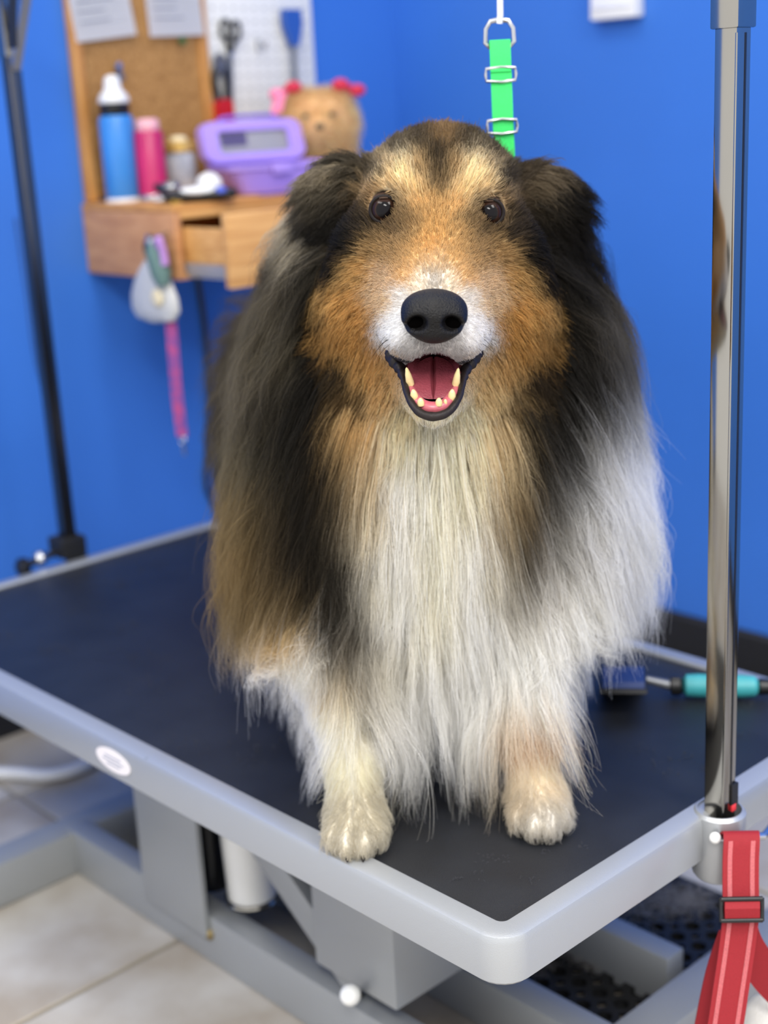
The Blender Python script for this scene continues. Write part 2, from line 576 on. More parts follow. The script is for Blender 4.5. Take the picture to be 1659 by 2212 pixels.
# ------------------------------------------------------------------ room shell
W1, W2 = 1.56, 1.42
tag(box('wall_left', -1.6, W2 + 0.1, W1, W1 + 0.1, 0, 2.7, 'wall', smooth=False), 'bright blue painted wall behind the shelf', None, kind='structure')
tag(box('wall_right', W2, W2 + 0.1, -2.4, W1, 0, 2.7, 'wall', smooth=False), 'bright blue painted wall behind the dog', None, kind='structure')
o = prism('baseboard_right', [(W2 - 0.012, 0.0), (W2 - 0.012, 0.092), (W2 - 0.006, 0.1), (W2 - 0.0005, 0.1), (W2 - 0.0005, 0.0)], 'y', -2.4, W1 - 0.0005, 'base_black', smooth=False)
tag(o, 'black rubber baseboard along the right wall', None, kind='structure')
o = prism('baseboard_left', [(W1 - 0.012, 0.0), (W1 - 0.012, 0.092), (W1 - 0.006, 0.1), (W1 - 0.0005, 0.1), (W1 - 0.0005, 0.0)], 'x', -1.6, W2 - 0.013, 'base_black', smooth=False)
tag(o, 'black rubber baseboard along the left wall', None, kind='structure')
fl = box('floor', -1.6, W2, -2.4, W1, -0.05, -0.004, 'grout', smooth=False)
tag(fl, 'pale stone tile floor with grey grout', None, kind='structure')
TS = 0.58
tbm = bmesh.new(); bx(tbm, -TS / 2 + 0.004, TS / 2 - 0.004, -TS / 2 + 0.004, TS / 2 - 0.004, -0.006, 0.0)
t0 = fin('tile', tbm, 'tile', None, True, 0.002, 1)
tm = t0.data
first = True
for i in range(-3, 3):
    for j in range(-5, 2):
        x, y = 0.19 + (i + 0.5) * TS, 0.737 + (j + 0.5) * TS
        if not (-1.75 < x < W2 + 0.2 and -2.6 < y < W1 + 0.2): continue
        if first:
            t = t0; first = False
        else:
            t = bpy.data.objects.new('tile', tm); COL.objects.link(t)
        t.parent = fl
        t.location = (x, y, 0)

# ------------------------------------------------------------------ grooming table
MX, MY = 0.604, 1.245
table = empty('grooming_table', (0.3, 0.62, 0))
tag(table, 'grey steel grooming table with black rubber top, the dog standing on it', 'table')
OFF = Vector((-0.3, -0.62, TT))


def tparent(o, par=table):
    o.parent = par
    return o


def ring_frame():
    bm = bmesh.new()
    FW, H = 0.028, 0.046
    outer = (-FW, MX + FW, -FW, MY + FW)
    prof = [(0.0, -0.004), (0.0, 0.002), (0.003, 0.005), (FW - 0.007, 0.005), (FW - 0.002, 0.003), (FW, -0.003), (FW, -H + 0.004), (FW - 0.004, -H), (0.0, -H)]
    loops = []
    for d, z in prof:
        r = 0.006 + d * 0.9
        loops.append([bm.verts.new((x, y, z)) for x, y in rounded_rect(-d, MX + d, -d, MY + d, r, 6)])
    n = len(loops[0])
    for a, b in zip(loops, loops[1:] + loops[:1]):
        for i in range(n):
            bm.faces.new((a[i], a[(i + 1) % n], b[(i + 1) % n], b[i]))
    bmesh.ops.translate(bm, vec=OFF, verts=bm.verts[:])
    return fin('table_frame', bm, 'frame', table, True)


frame = ring_frame()
frame['label'] = 'silver grey steel edge frame'


def tbox(name, x0, x1, y0, y1, z0, z1, material, par=table, bevel=0.002):
    return box(name, x0 + OFF.x, x1 + OFF.x, y0 + OFF.y, y1 + OFF.y, z0 + OFF.z, z1 + OFF.z, material, par, bevel)


o = tbox('rubber_top', 0.0005, MX - 0.0005, 0.0005, MY - 0.0005, -0.02, 0.0, 'mat', bevel=0.0015)
tbox('underside_board', 0.0005, MX - 0.0005, 0.0005, MY - 0.0005, -0.036, -0.021, 'steel_dark')
# white oval maker's sticker on the long side
bm = bmesh.new()
vs = [bm.verts.new((-0.0284, 0.60 + 0.037 * math.cos(a), -0.0195 + 0.0145 * math.sin(a))) for a in [2 * PI * i / 40 for i in range(40)]]
bm.faces.new(vs)
r_ = bmesh.ops.extrude_face_region(bm, geom=bm.faces[:])
bmesh.ops.translate(bm, vec=(-0.0008, 0, 0), verts=[v for v in r_['geom'] if isinstance(v, bmesh.types.BMVert)])
bmesh.ops.translate(bm, vec=OFF, verts=bm.verts[:])
st = fin('oval_sticker', bm, 'sticker', table)
for k, (zc, w_) in enumerate(((0.004, 0.017), (-0.001, 0.022), (-0.006, 0.014))):
    tbox('print_line', -0.0297, -0.0291, 0.60 - w_, 0.60 + w_, -0.0195 + zc - 0.0008, -0.0195 + zc + 0.0008, 'ink', par=st, bevel=0)
# post socket on the short side
bm = bmesh.new()
lathe_bm(bm, [(0.024, -0.068), (0.027, -0.064), (0.027, 0.004), (0.024, 0.0075), (0.0225, 0.0075), (0.0225, -0.06)], 28, (0.300, -0.030, 0))
bmesh.ops.translate(bm, vec=OFF, verts=bm.verts[:])
fin('post_socket', bm, 'frame', table, True)
# lift mechanism: base rails, cross feet, leg plates, arm
tbox('base_rail', 0.12, 0.155, 0.14, 1.02, -0.398, -0.325, 'steel_dark')
tbox('base_rail', 0.45, 0.485, 0.14, 1.02, -0.398, -0.325, 'steel_dark')
tbox('cross_foot', -0.14, 0.74, 1.005, 1.06, -0.398, -0.33, 'steel_dark')
tbox('cross_foot', 0.27, 0.74, 0.062, 0.116, -0.398, -0.33, 'steel_dark')
tbox('tray_rail', 0.268, 0.31, 0.117, 0.9, -0.398, -0.33, 'steel_dark')
tbox('leg_plate', 0.112, 0.1195, 0.652, 0.80, -0.355, -0.047, 'steel_dark')
tbox('leg_plate', 0.485, 0.493, 0.652, 0.80, -0.355, -0.047, 'steel_dark')
o = tbox('leg_column', 0.118, 0.30, 0.281, 0.425, -0.292, -0.047, 'steel_dark', bevel=0.004)
# slanting lift arm
bm = bmesh.new()
A_ = Vector((0.128, 0.70, -0.06)); B_ = Vector((0.128, 0.36, -0.31))
dv = (B_ - A_).normalized(); nv = Vector((0, -dv.z, dv.y))
for sx_ in (0,):
    pts = [A_ + nv * 0.022, B_ + nv * 0.022, B_ - nv * 0.022, A_ - nv * 0.022]
    a = [bm.verts.new(p) for p in pts]; b = [bm.verts.new(p + Vector((0.03, 0, 0))) for p in pts]
    for i in range(4): bm.faces.new((a[i], a[(i + 1) % 4], b[(i + 1) % 4], b[i]))
    bm.faces.new(a[::-1]); bm.faces.new(b)
bmesh.ops.translate(bm, vec=OFF, verts=bm.verts[:])
fin('lift_arm', bm, 'steel_dark', table, True, 0.002)
tube('lift_motor', [OFF + Vector((0.18, 0.725, -0.33)), OFF + Vector((0.18, 0.725, -0.20)), OFF + Vector((0.18, 0.725, -0.06))], [0.025, 0.025, 0.025], 'blackp', table, 18)
tube('lift_cylinder', [OFF + Vector((0.18, 0.632, -0.318)), OFF + Vector((0.18, 0.632, -0.31)), OFF + Vector((0.18, 0.640, -0.19)), OFF + Vector((0.18, 0.640, -0.08))], [0.030, 0.033, 0.033, 0.03], 'whitep', table, 24)
tube('cylinder_rim', [OFF + Vector((0.18 + 0.034 * math.cos(a), 0.632 + 0.034 * math.sin(a), -0.312)) for a in [2 * PI * i / 28 for i in range(28)]], 0.004, 'chrome', table, 8, True)
ellip('adjusting_knob', OFF + Vector((0.095, 0.335, -0.283)), (0.0125, 0.0125, 0.0125), 'whitep', table)
tube('knob_stem', [OFF + Vector((0.097, 0.335, -0.283)), OFF + Vector((0.119, 0.345, -0.30))], 0.005, 'blackp', table)
lathe('rail_bolt', [(0.009, 0), (0.009, 0.003), (0.006, 0.006), (0.0, 0.0062)], 'brass', table, 16, OFF + Vector((0.12, 0.655, -0.352)), (-1, 0, 0))
for x_, y_ in ((-0.11, 1.032), (0.71, 1.032), (0.71, 0.09), (0.30, 0.09)):
    lathe('levelling_foot', [(0.016, 0), (0.016, 0.006), (0.006, 0.008), (0.006, 0.02)], 'rubber', table, 16, (x_ + OFF.x, y_ + OFF.y, 0.0005))

# ------------------------------------------------------------------ overhead H-bar: two posts joined by a top bar
arm = empty('overhead_leash_frame', (0.32, -0.03, TT))
tag(arm, 'chrome frame of two tall square posts joined by an overhead bar', 'leash frame')
AO = Vector((-0.32, 0.03, 0))


def abox(name, x0, x1, y0, y1, z0, z1, material, par=arm, bevel=0.002):
    return box(name, x0 + AO.x, x1 + AO.x, y0 + AO.y, y1 + AO.y, z0 + AO.z, z1 + AO.z, material, par, bevel)


PX, PY, HS = 0.300, -0.030, 0.0115
p1 = abox('front_post', PX - HS, PX + HS, PY - HS, PY + HS, -0.055, 1.05, 'chrome', bevel=0.0025)
abox('groove', PX + 0.001, PX + 0.0035, PY - HS - 0.0004, PY - HS + 0.001, 0.03, 0.762, 'blackp', par=p1, bevel=0)
abox('edge_lip', PX - HS - 0.0022, PX - HS + 0.0005, PY - HS - 0.0022, PY - HS + 0.0005, 0.0, 0.762, 'chrome', par=p1, bevel=0.0008)
abox('post_clip', PX + 0.002, PX + HS + 0.002, PY - HS - 0.002, PY - HS + 0.004, 0.012, 0.036, 'rubber', bevel=0.001)
abox('red_tab', PX + 0.002, PX + 0.009, PY - HS - 0.0025, PY - HS, 0.0065, 0.014, 'redsticker', bevel=0.0005)
abox('front_sleeve', PX - 0.0145, PX + 0.0145, PY - 0.0145, PY + 0.0145, 0.766, 0.90, 'chrome', bevel=0.002)
QX, QY = 0.338, 1.30
abox('rear_post', QX - HS, QX + HS, QY - HS, QY + HS, 0.0, 1.05, 'post_dark', bevel=0.0025)
abox('rear_sleeve', QX - 0.0145, QX + 0.0145, QY - 0.0145, QY + 0.0145, 0.82, 0.93, 'chrome', bevel=0.002)
for nm, y0, s_ in (('front_gusset', PY + 0.0145, 1), ('rear_gusset', QY - 0.0145, -1)):
    zb = 0.79 if s_ > 0 else 0.80
    xg = PX if s_ > 0 else QX
    poly = [(y0 + AO.y, zb), (y0 + s_ * 0.09 + AO.y, zb + 0.16), (y0 + s_ * 0.06 + AO.y, zb + 0.16), (y0 + AO.y, zb + 0.055)]
    prism(nm, poly, 'x', xg + AO.x - 0.008, xg + AO.x + 0.008, 'steel', arm, 0.001)
tube('overhead_bar', [AO + Vector((PX, PY - 0.05, 0.965)), AO + Vector((0.32, 0.6, 0.965)), AO + Vector((QX, QY + 0.05, 0.965))], 0.012, 'chrome', arm, 16)
# rear clamp
abox('clamp_block', QX - 0.026, QX + 0.022, QY - 0.024, QY + 0.024, 0.006, 0.040, 'rubber', bevel=0.004)
abox('clamp_jaw', QX - 0.02, QX + 0.02, QY - 0.0255, QY - 0.018, -0.09, 0.006, 'rubber', bevel=0.002)
tube('clamp_screw', [AO + Vector((QX - 0.026, QY, 0.016)), AO + Vector((QX - 0.10, QY, 0.006))], 0.006, 'blackp', arm)
lathe('chrome_knob', [(0.004, 0), (0.012, 0.004), (0.014, 0.012), (0.010, 0.02), (0.0, 0.022)], 'steel', arm, 20, AO + Vector((QX - 0.047, QY, 0.013)), (-1, 0, 0.1))
lathe('black_knob', [(0.006, 0), (0.016, 0.003), (0.017, 0.014), (0.010, 0.02), (0.0, 0.021)], 'blackp', arm, 20, AO + Vector((QX - 0.08, QY, 0.006)), (-1, 0, 0))

# black strap looped over the rear end of the bar
pts = [(0.338, 1.245, 0.978), (0.330, 1.237, 0.95), (0.318, 1.236, 0.90), (0.312, 1.236, 0.86), (0.309, 1.236, 0.83)]
o = ribbon('black_strap', [Vector(p) + Vector((0, 0, TT)) for p in spline(pts, 4)], Vector((0, 0.012, 0)), 0.003, 'rubber')
tag(o, 'black strap hanging beside the left post at the photo edge', 'strap')

# ------------------------------------------------------------------ green leash
lead = empty('green_leash', (0.32, 0.262, TT + 0.60))
tag(lead, 'bright green nylon loop hanging behind the dog\'s head', 'leash')
LO = Vector((0, 0, 0.0))
ld = Vector((0.715, -0.699, 0)).normalized()      # strap faces the front of the table


def lp(u, z, dy=0.0):
    return ld * u + Vector((0.699, 0.715, 0)).normalized() * dy + Vector((0, 0, z - 0.60))


ribbon('webbing', [lp(0.0, 0.776), lp(0.0005, 0.74, -0.001), lp(0.001, 0.70), lp(0.002, 0.66), lp(-0.006, 0.62, 0.006), lp(-0.02, 0.56, 0.0), lp(-0.03, 0.52, -0.02)], ld * 0.0108, 0.003, 'green', lead)
ribbon('fold', [lp(0.0, 0.776, -0.0035), lp(0.0, 0.76, -0.005), lp(0.0, 0.745, -0.0035)], ld * 0.0106, 0.0025, 'green', lead)
for zc in (0.742, 0.690):
    tube('slide_ring', [lp(s * 0.0150, zc + t, -0.004) for s, t in ((-1, -0.006), (-1.05, 0.0), (-1, 0.006), (0, 0.0075), (1, 0.006), (1.05, 0), (1, -0.006), (0, -0.0075))], 0.0017, 'steel', lead, 8, True)
tube('top_ring', [lp(0.0148 * s, zc) for s, zc in ((-0.7, 0.7695), (-1, 0.774), (-0.95, 0.787), (-0.62, 0.7945), (0, 0.796), (0.62, 0.7945), (0.95, 0.787), (1, 0.774), (0.7, 0.7695), (0, 0.769))], 0.0027, 'steel', lead, 8, True)
tube('hook_rod', [lp(0.0, 0.792, -0.003), lp(0.001, 0.80, -0.004), lp(0.002, 0.86, -0.002), lp(0.002, 0.952, 0.0)], 0.0033, 'whitep', lead, 10)

# ------------------------------------------------------------------ wall cabinet with drawer, boards
cab = empty('wall_cabinet', (0.88, W1 - 0.145, TT + 0.44))
tag(cab, 'pine wall cabinet with its drawer pulled open, bottles on top', 'cabinet')
CO = Vector((-0.88, -(W1 - 0.145), -0.44))


def cbox(name, x0, x1, y0, y1, z0, z1, material, par=cab, bevel=0.002, rel=CO):
    return box(name, x0 + rel.x, x1 + rel.x, y0 + rel.y, y1 + rel.y, z0 + rel.z, z1 + rel.z, material, par, bevel)


CX0, CX1, CYF, CYB, CZ0, CZ1 = 0.593, 1.17, 1.265, W1 - 0.001, 0.446, 0.573
cbox('side_panel', CX0, CX0 + 0.014, CYF, CYB, CZ0, CZ1 - 0.012, 'wood_side')
cbox('side_panel', CX1 - 0.014, CX1, CYF, CYB, CZ0, CZ1 - 0.012, 'wood_side')
cbox('top_panel', CX0, CX1, CYF, CYB, CZ1 - 0.0118, CZ1, 'wood_in')
cbox('bottom_panel', CX0 + 0.0142, CX1 - 0.0142, CYF, CYB, CZ0, CZ0 + 0.01, 'wood')
cbox('back_panel', CX0 + 0.0142, CX1 - 0.0142, CYB - 0.006, CYB, CZ0 + 0.0102, CZ1 - 0.012, 'wood_in')
cbox('divider', 0.90, 0.914, CYF, CYB - 0.0062, CZ0 + 0.0102, CZ1 - 0.012, 'wood_in')
cbox('front_rail', CX0 + 0.0142, 0.8998, CYF, CYF + 0.012, CZ1 - 0.024, CZ1 - 0.012, 'wood')
dr = empty('drawer', (0, 0, 0)); dr.parent = cab
dr2 = cbox('front_board', 0.603, 0.905, 1.128, 1.146, 0.437, 0.560, 'wood', dr, 0.003)
cbox('drawer_side', 0.612, 0.62, 1.1462, 1.30, 0.4745, 0.535, 'wood', dr, 0.001)
cbox('clear_runner', 0.611, 0.6195, 1.1462, 1.30, 0.450, 0.474, 'clear', dr, 0.001)
cbox('drawer_side', 0.886, 0.895, 1.1462, 1.30, 0.452, 0.52, 'wood_in', dr, 0.001)
cbox('drawer_floor', 0.6202, 0.8858, 1.1462, 1.30, 0.4535, 0.458, 'wood_in', dr, 0.0005)
lathe('knob', [(0.006, 0), (0.006, 0.01), (0.013, 0.016), (0.013, 0.024), (0.008, 0.028), (0, 0.0285)], 'wood_in', dr, 18, CO + Vector((0.754, 1.128, 0.5)), (0, -1, 0))
cbox('front_board', 0.916, CX1 - 0.001, CYF - 0.016, CYF - 0.0005, 0.448, 0.56, 'wood', cab, 0.003)

cork = empty('cork_board', (0.75, W1, TT + 0.575))
tag(cork, 'cork notice board in a thin oak frame above the cabinet', 'notice board')
KO = Vector((-0.75, -W1, -0.575))
cbox('cork_sheet', 0.622, 0.884, W1 - 0.010, W1 - 0.001, 0.58, 1.10, 'cork', cork, 0, KO)
cbox('frame_side', 0.600, 0.6218, W1 - 0.018, W1 - 0.001, 0.575, 1.12, 'cork_frame', cork, 0.002, KO)
cbox('frame_side', 0.8842, 0.904, W1 - 0.018, W1 - 0.001, 0.575, 1.12, 'cork_frame', cork, 0.002, KO)
cbox('frame_rail', 0.6222, 0.8838, W1 - 0.018, W1 - 0.001, 1.1005, 1.12, 'cork_frame', cork, 0.002, KO)

peg = box('pegboard', -0.137, 0.137, -0.003, 0.003, 0, 0.545, 'peg', None, 0.001)
peg.location = (1.0415, W1 - 0.006, TT + 0.575)
tag(peg, 'white perforated pegboard beside the cork board', 'pegboard')


def paper(name, x0, x1, z0, z1, tilt, label):
    e = empty(name, ((x0 + x1) / 2, W1 - 0.020, TT + z0))
    w = (x1 - x0) / 2
    h = z1 - z0
    bm = bmesh.new()
    n = 8
    g = [[None] * (n + 1) for _ in range(n + 1)]
    for i in range(n + 1):
        for j in range(n + 1):
            u, v = i / n, j / n
            g[i][j] = bm.verts.new((-w + 2 * w * u, -0.006 * (1 - v) ** 2 * (0.5 + 0.5 * u), v * h))
    for i in range(n):
        for j in range(n):
            bm.faces.new((g[i][j], g[i + 1][j], g[i + 1][j + 1], g[i][j + 1]))
    bmesh.ops.solidify(bm, geom=bm.faces[:], thickness=0.0006)
    fin('sheet', bm, 'paper', e, True)
    bm = bmesh.new()
    for k in range(9):
        zz = h * (0.16 + 0.09 * k)
        if zz > h * 0.95: break
        wl = w * random.uniform(0.45, 0.8)
        yy = -0.006 * (1 - zz / h) ** 2 - 0.0012
        bx(bm, -w * 0.8, -w * 0.8 + 2 * wl * 0.9, yy - 0.0002, yy, zz, zz + 0.0022)
    fin('print_lines', bm, 'ink', e)['kind'] = 'stuff'
    lathe('pin', [(0.004, 0), (0.004, 0.003), (0.002, 0.004), (0.0025, 0.009), (0.0045, 0.011), (0, 0.012)], 'bluetool', e, 14, (0, -0.001, h * 0.95), (0, -1, 0))
    e.rotation_euler = (0, tilt, 0)
    return tag(e, label, 'paper', 'papers pinned to the cork board')


paper('paper_sheet', 0.607, 0.735, 0.862, 1.06, -0.10, 'white printed sheet pinned at the left of the cork board, slightly tilted')
paper('paper_sheet', 0.766, 0.890, 0.866, 1.06, -0.02, 'white printed sheet pinned at the right of the cork board, hanging straight')

# pin with grey flag on the cork
e = empty('push_pin', (0.69, W1 - 0.0105, TT + 0.815))
lathe('pin_shaft', [(0.0012, 0), (0.0012, 0.006), (0.004, 0.008), (0.004, 0.014), (0.006, 0.016), (0, 0.017)], 'steel', e, 14, (0, 0, 0), (0, -1, 0))
ribbon('paper_flag', [(0, -0.008, 0.004), (0.003, -0.009, -0.01), (0.008, -0.008, -0.026)], Vector((0.006, 0, 0.002)), 0.001, 'toolgrey', e)
tag(e, 'grey push pin in the bare cork below the sheets', 'pin')
e = empty('green_pin', (0.838, W1 - 0.0105, TT + 0.857))
lathe('pin_shaft', [(0.0012, 0), (0.0012, 0.006), (0.005, 0.008), (0.005, 0.014), (0.007, 0.016), (0, 0.017)], mat('dark_green_pin', (44, 96, 40), 0.4), e, 14, (0, 0, 0), (0, -1, 0))
tag(e, 'dark green pin under the straight sheet', 'pin')

# tools hanging on the pegboard
YP = W1 - 0.010


def scissors(name, x, z, ln, tilt, label, grip):
    e = empty(name, (x, YP, TT + z))
    for s in (-1, 1):
        prism('blade', [(-0.004 * s, 0.0), (0.004 * s, 0.0), (0.0035 * s + s * 0.006, -ln * 0.5), (s * 0.004, -ln * 0.58)], 'y', -0.006 - 0.002 * s, -0.0045 - 0.002 * s, 'toolgrey', e)
        tube('finger_ring', [(s * 0.013 + 0.011 * math.cos(a), -0.006, 0.042 + 0.018 * math.sin(a)) for a in [2 * PI * i / 20 for i in range(20)]], 0.0035, grip, e, 8, True)
        tube('handle', [(s * 0.002, -0.006, 0.0), (s * 0.007, -0.006, 0.014), (s * 0.011, -0.006, 0.026)], 0.004, grip, e, 8)
    lathe('pivot', [(0.004, 0), (0.004, 0.003), (0, 0.0035)], 'steel', e, 12, (0, -0.008, -0.004), (0, -1, 0))
    e.rotation_euler = (0, tilt, 0)
    tag(e, label, 'scissors')
    return e


scissors('grooming_scissors', 0.956, 0.835, 0.20, 0.12, 'black handled scissors hanging at the left of the pegboard', 'blackp')
# red and black gripped clippers low on the board
e = empty('nail_clipper', (0.922, YP, TT + 0.70))
for s in (-1, 1):
    tube('handle', spline([(0.004 * s, -0.014, 0.03), (0.012 * s, -0.014, 0.055), (0.016 * s, -0.014, 0.085), (0.010 * s, -0.014, 0.105)], 4), 0.007, 'blackp', e, 10)
    prism('jaw', [(0.0, 0.095), (s * 0.012, 0.10), (s * 0.014, 0.125), (s * 0.003, 0.135)], 'y', -0.018, -0.012, 'toolgrey', e)
prism('red_body', rounded_rect(-0.019, 0.019, -0.01, 0.048, 0.012, 5), 'y', -0.024, -0.008, 'redtool', e, 0.002)
tube('hanging_hook', [(0, 0, 0.12), (0, -0.02, 0.12), (0, -0.024, 0.126)], 0.002, 'steel', e, 8)
tag(e, 'red and black hand tool hanging low on the pegboard', 'tool')
# blue headed long tool
e = empty('shedding_tool', (1.112, YP, TT + 0.76))
prism('blue_head', [(-0.024, 0.155), (0.020, 0.155), (0.020, 0.125), (0.008, 0.085), (-0.008, 0.085), (-0.024, 0.125)], 'y', -0.024, -0.008, 'bluetool', e, 0.003)
tube('shaft', [(0, -0.015, 0.09), (-0.001, -0.013, 0.0), (-0.005, -0.012, -0.05)], 0.0055, 'toolgrey', e, 12)
tube('hanging_hook', [(0.012, 0, 0.14), (0.012, -0.008, 0.14)], 0.002, 'steel', e, 8)
tag(e, 'long grey tool with a blue head hanging at the right of the pegboard', 'tool')
e = empty('peg_hook', (1.03, YP, TT + 0.845))
tube('wire', spline([(0, 0.0, 0.012), (0, -0.012, 0.01), (0, -0.022, -0.004), (0, -0.03, 0.008)], 5), 0.0022, 'steel', e, 8)
tube('wire_foot', [(0, 0, 0.013), (0, -0.002, -0.012)], 0.002, 'steel', e, 8)
tag(e, 'empty wire hook in the middle of the pegboard', 'hook')

# bottles and jars on the cabinet
ZC = TT + CZ1


def bottle(name, x, y, label, cat, parts):
    e = empty(name, (x, y, ZC))
    for nm, prof, mt in parts:
        lathe(nm, prof, mt, e, 28)
    return tag(e, label, cat)


bottle('spray_bottle', 0.647, 1.498, 'tall blue bottle with a black collar and white nozzle', 'bottle', [
    ('body', [(0.029, 0.0), (0.0315, 0.003), (0.0315, 0.145), (0.029, 0.152), (0.025, 0.155)], 'bluebottle'),
    ('base_ring', [(0.0305, -0.0), (0.0322, 0.0005), (0.0322, 0.007), (0.0318, 0.0075)], 'whitep'),
    ('collar', [(0.026, 0.154), (0.0275, 0.156), (0.0275, 0.172), (0.024, 0.176)], 'blackp'),
    ('nozzle', [(0.0275, 0.1755), (0.0285, 0.18), (0.025, 0.190), (0.017, 0.198), (0.0155, 0.205), (0.0155, 0.212), (0.012, 0.222), (0.0, 0.225)], 'whitep')])
bottle('aerosol_can', 0.690, 1.462, 'magenta can with a pale pink cap between blue bottle and jar', 'can', [
    ('body', [(0.025, 0.0), (0.027, 0.002), (0.027, 0.118), (0.024, 0.124)], 'magenta'),
    ('base_band', [(0.0268, 0.0005), (0.0274, 0.001), (0.0274, 0.010), (0.0272, 0.0105)], 'steel'),
    ('cap', [(0.0205, 0.1238), (0.0215, 0.126), (0.0215, 0.14), (0.018, 0.145), (0.0, 0.146)], 'pinkcap')])
bottle('cream_jar', 0.775, 1.490, 'small jar with grey label and gold lid beside the magenta can', 'jar', [
    ('glass', [(0.027, 0.0), (0.0295, 0.003), (0.0295, 0.075), (0.026, 0.082)], 'greylabel'),
    ('base_band', [(0.029, 0.0005), (0.0301, 0.001), (0.0301, 0.014), (0.0297, 0.0145)], 'cream'),
    ('lid', [(0.0285, 0.0818), (0.0305, 0.083), (0.0305, 0.098), (0.027, 0.101)], 'gold'),
    ('knob', [(0.016, 0.1008), (0.017, 0.103), (0.014, 0.110), (0.0, 0.112)], 'cream')])

# lilac case with a window in its raised lid
case = empty('lilac_case', (0.882, 1.36, ZC))
case.rotation_euler = (0, 0, math.radians(-14)); case.scale = (1, 1, 0.72)
tag(case, 'open lilac plastic case with a clear window in its lid', 'case')
bm = bmesh.new()
sec = [(0.072, 0.045, 0.0), (0.078, 0.05, 0.004), (0.098, 0.058, 0.062), (0.105, 0.063, 0.064), (0.105, 0.063, 0.076), (0.100, 0.058, 0.076), (0.092, 0.052, 0.060), (0.072, 0.044, 0.006)]
rings_ = []
for hx, hy, z in sec:
    rings_.append([bm.verts.new((x, y, z)) for x, y in rounded_rect(-hx, hx, -hy, hy, 0.022, 5)])
for a, b in zip(rings_, rings_[1:]):
    n = len(a)
    for i in range(n): bm.faces.new((a[i], a[(i + 1) % n], b[(i + 1) % n], b[i]))
bm.faces.new(rings_[0][::-1]); bm.faces.new(rings_[-1])
fin('tray', bm, 'purple', case, True)
lid = empty('lid', (0, 0.058, 0.074)); lid.parent = case; lid.rotation_euler = (math.radians(-12), 0, 0)
bm = bmesh.new()
o1 = rounded_rect(-0.108, 0.108, 0.0, 0.112, 0.03, 6); o2 = rounded_rect(-0.073, 0.073, 0.026, 0.084, 0.010, 6)
A1 = [bm.verts.new((x, 0.0, z)) for x, z in o1]; A2 = [bm.verts.new((x, 0.0, z)) for x, z in o2]
B1 = [bm.verts.new((x * 0.96, -0.018, 0.056 + (z - 0.056) * 0.95)) for x, z in o1]; B2 = [bm.verts.new((x, -0.018, z)) for x, z in o2]
n = len(A1)
for i in range(n):
    j = (i + 1) % n
    bm.faces.new((A1[i], A1[j], B1[j], B1[i])); bm.faces.new((A2[i], A2[j], B2[j], B2[i]))
    bm.faces.new((A1[i], A1[j], A2[j], A2[i])); bm.faces.new((B1[i], B1[j], B2[j], B2[i]))
fin('lid_frame', bm, 'purple', lid, True)
box('window', -0.0725, 0.0725, -0.011, -0.008, 0.0265, 0.0835, 'clear', lid)
box('print_label', -0.066, -0.012, -0.0118, -0.0112, 0.045, 0.080, mat('dark_violet_print', (74, 66, 108), 0.5), lid)
tube('handle', spline([(-0.06, -0.008, 0.110), (-0.045, -0.008, 0.121), (0.045, -0.008, 0.121), (0.06, -0.008, 0.110)], 4), 0.005, 'purple_d', lid, 10)
box('latch', -0.02, 0.02, -0.0675, -0.0628, 0.05, 0.078, 'purple', case, 0.002)

# clipper on the cabinet front edge
cl = empty('hair_clipper', (0.665, 1.285, ZC)); cl.rotation_euler = (0, 0, math.radians(-38))
tag(cl, 'black and white hair clipper lying on the cabinet edge', 'hair clipper')
bm = bmesh.new()
prof = [(-0.066, 0.010, 0.006), (-0.060, 0.014, 0.009), (-0.03, 0.019, 0.012), (0.03, 0.0185, 0.012), (0.058, 0.015, 0.0095), (0.065, 0.010, 0.006)]
rings_ = [[bm.verts.new((x, ry * math.cos(a), 0.0125 + rz * math.sin(a))) for a in [2 * PI * i / 18 for i in range(18)]] for x, ry, rz in prof]
for a, b in zip(rings_, rings_[1:]):
    for i in range(18): bm.faces.new((a[i], a[(i + 1) % 18], b[(i + 1) % 18], b[i]))
bm.faces.new(rings_[0][::-1]); bm.faces.new(rings_[-1])
fin('body', bm, 'blackp', cl, True)
ellip('white_panel', (-0.002, -0.004, 0.0195), (0.036, 0.0165, 0.0085), 'whitep', cl)
ellip('blue_switch', (0.038, -0.008, 0.018), (0.011, 0.0105, 0.0075), mat('blue_switch', (70, 92, 200), 0.4), cl)
box('blade', -0.078, -0.060, -0.012, 0.012, 0.006, 0.012, 'steel', cl, 0.001)
tube('cord', spline([(-0.04, 0.012, 0.012), (-0.07, 0.03, 0.022), (-0.075, 0.045, 0.03), (-0.05, 0.05, 0.012)], 5), 0.005, 'blackp', cl, 8)
o = ellip('cotton_ball', (0.712, 1.318, ZC + 0.0245), (0.024, 0.024, 0.0235), 'towel')
tag(o, 'white fluffy ball resting behind the hair clipper', 'cotton ball')
e = empty('small_cup', (0.668, 1.375, ZC))
lathe('body', [(0.013, 0.0), (0.017, 0.003), (0.019, 0.028), (0.0155, 0.034), (0.0, 0.035)], 'toolgrey', e, 20)
lathe('rim', [(0.0192, 0.024), (0.0205, 0.026), (0.0192, 0.0285)], 'steel', e, 20)
tag(e, 'small grey cup in front of the magenta can', 'cup')
e = empty('yellow_comb', (0.636, 1.315, ZC)); e.rotation_euler = (0, 0, 0.7)
box('spine', -0.02, 0.02, -0.003, 0.003, 0.0005, 0.0085, mat('olive_yellow_plastic', (168, 146, 40), 0.4), e, 0.001)
for i in range(8): box('tooth', -0.018 + i * 0.005, -0.0155 + i * 0.005, -0.014, -0.0032, 0.001, 0.004, 'gold', e)
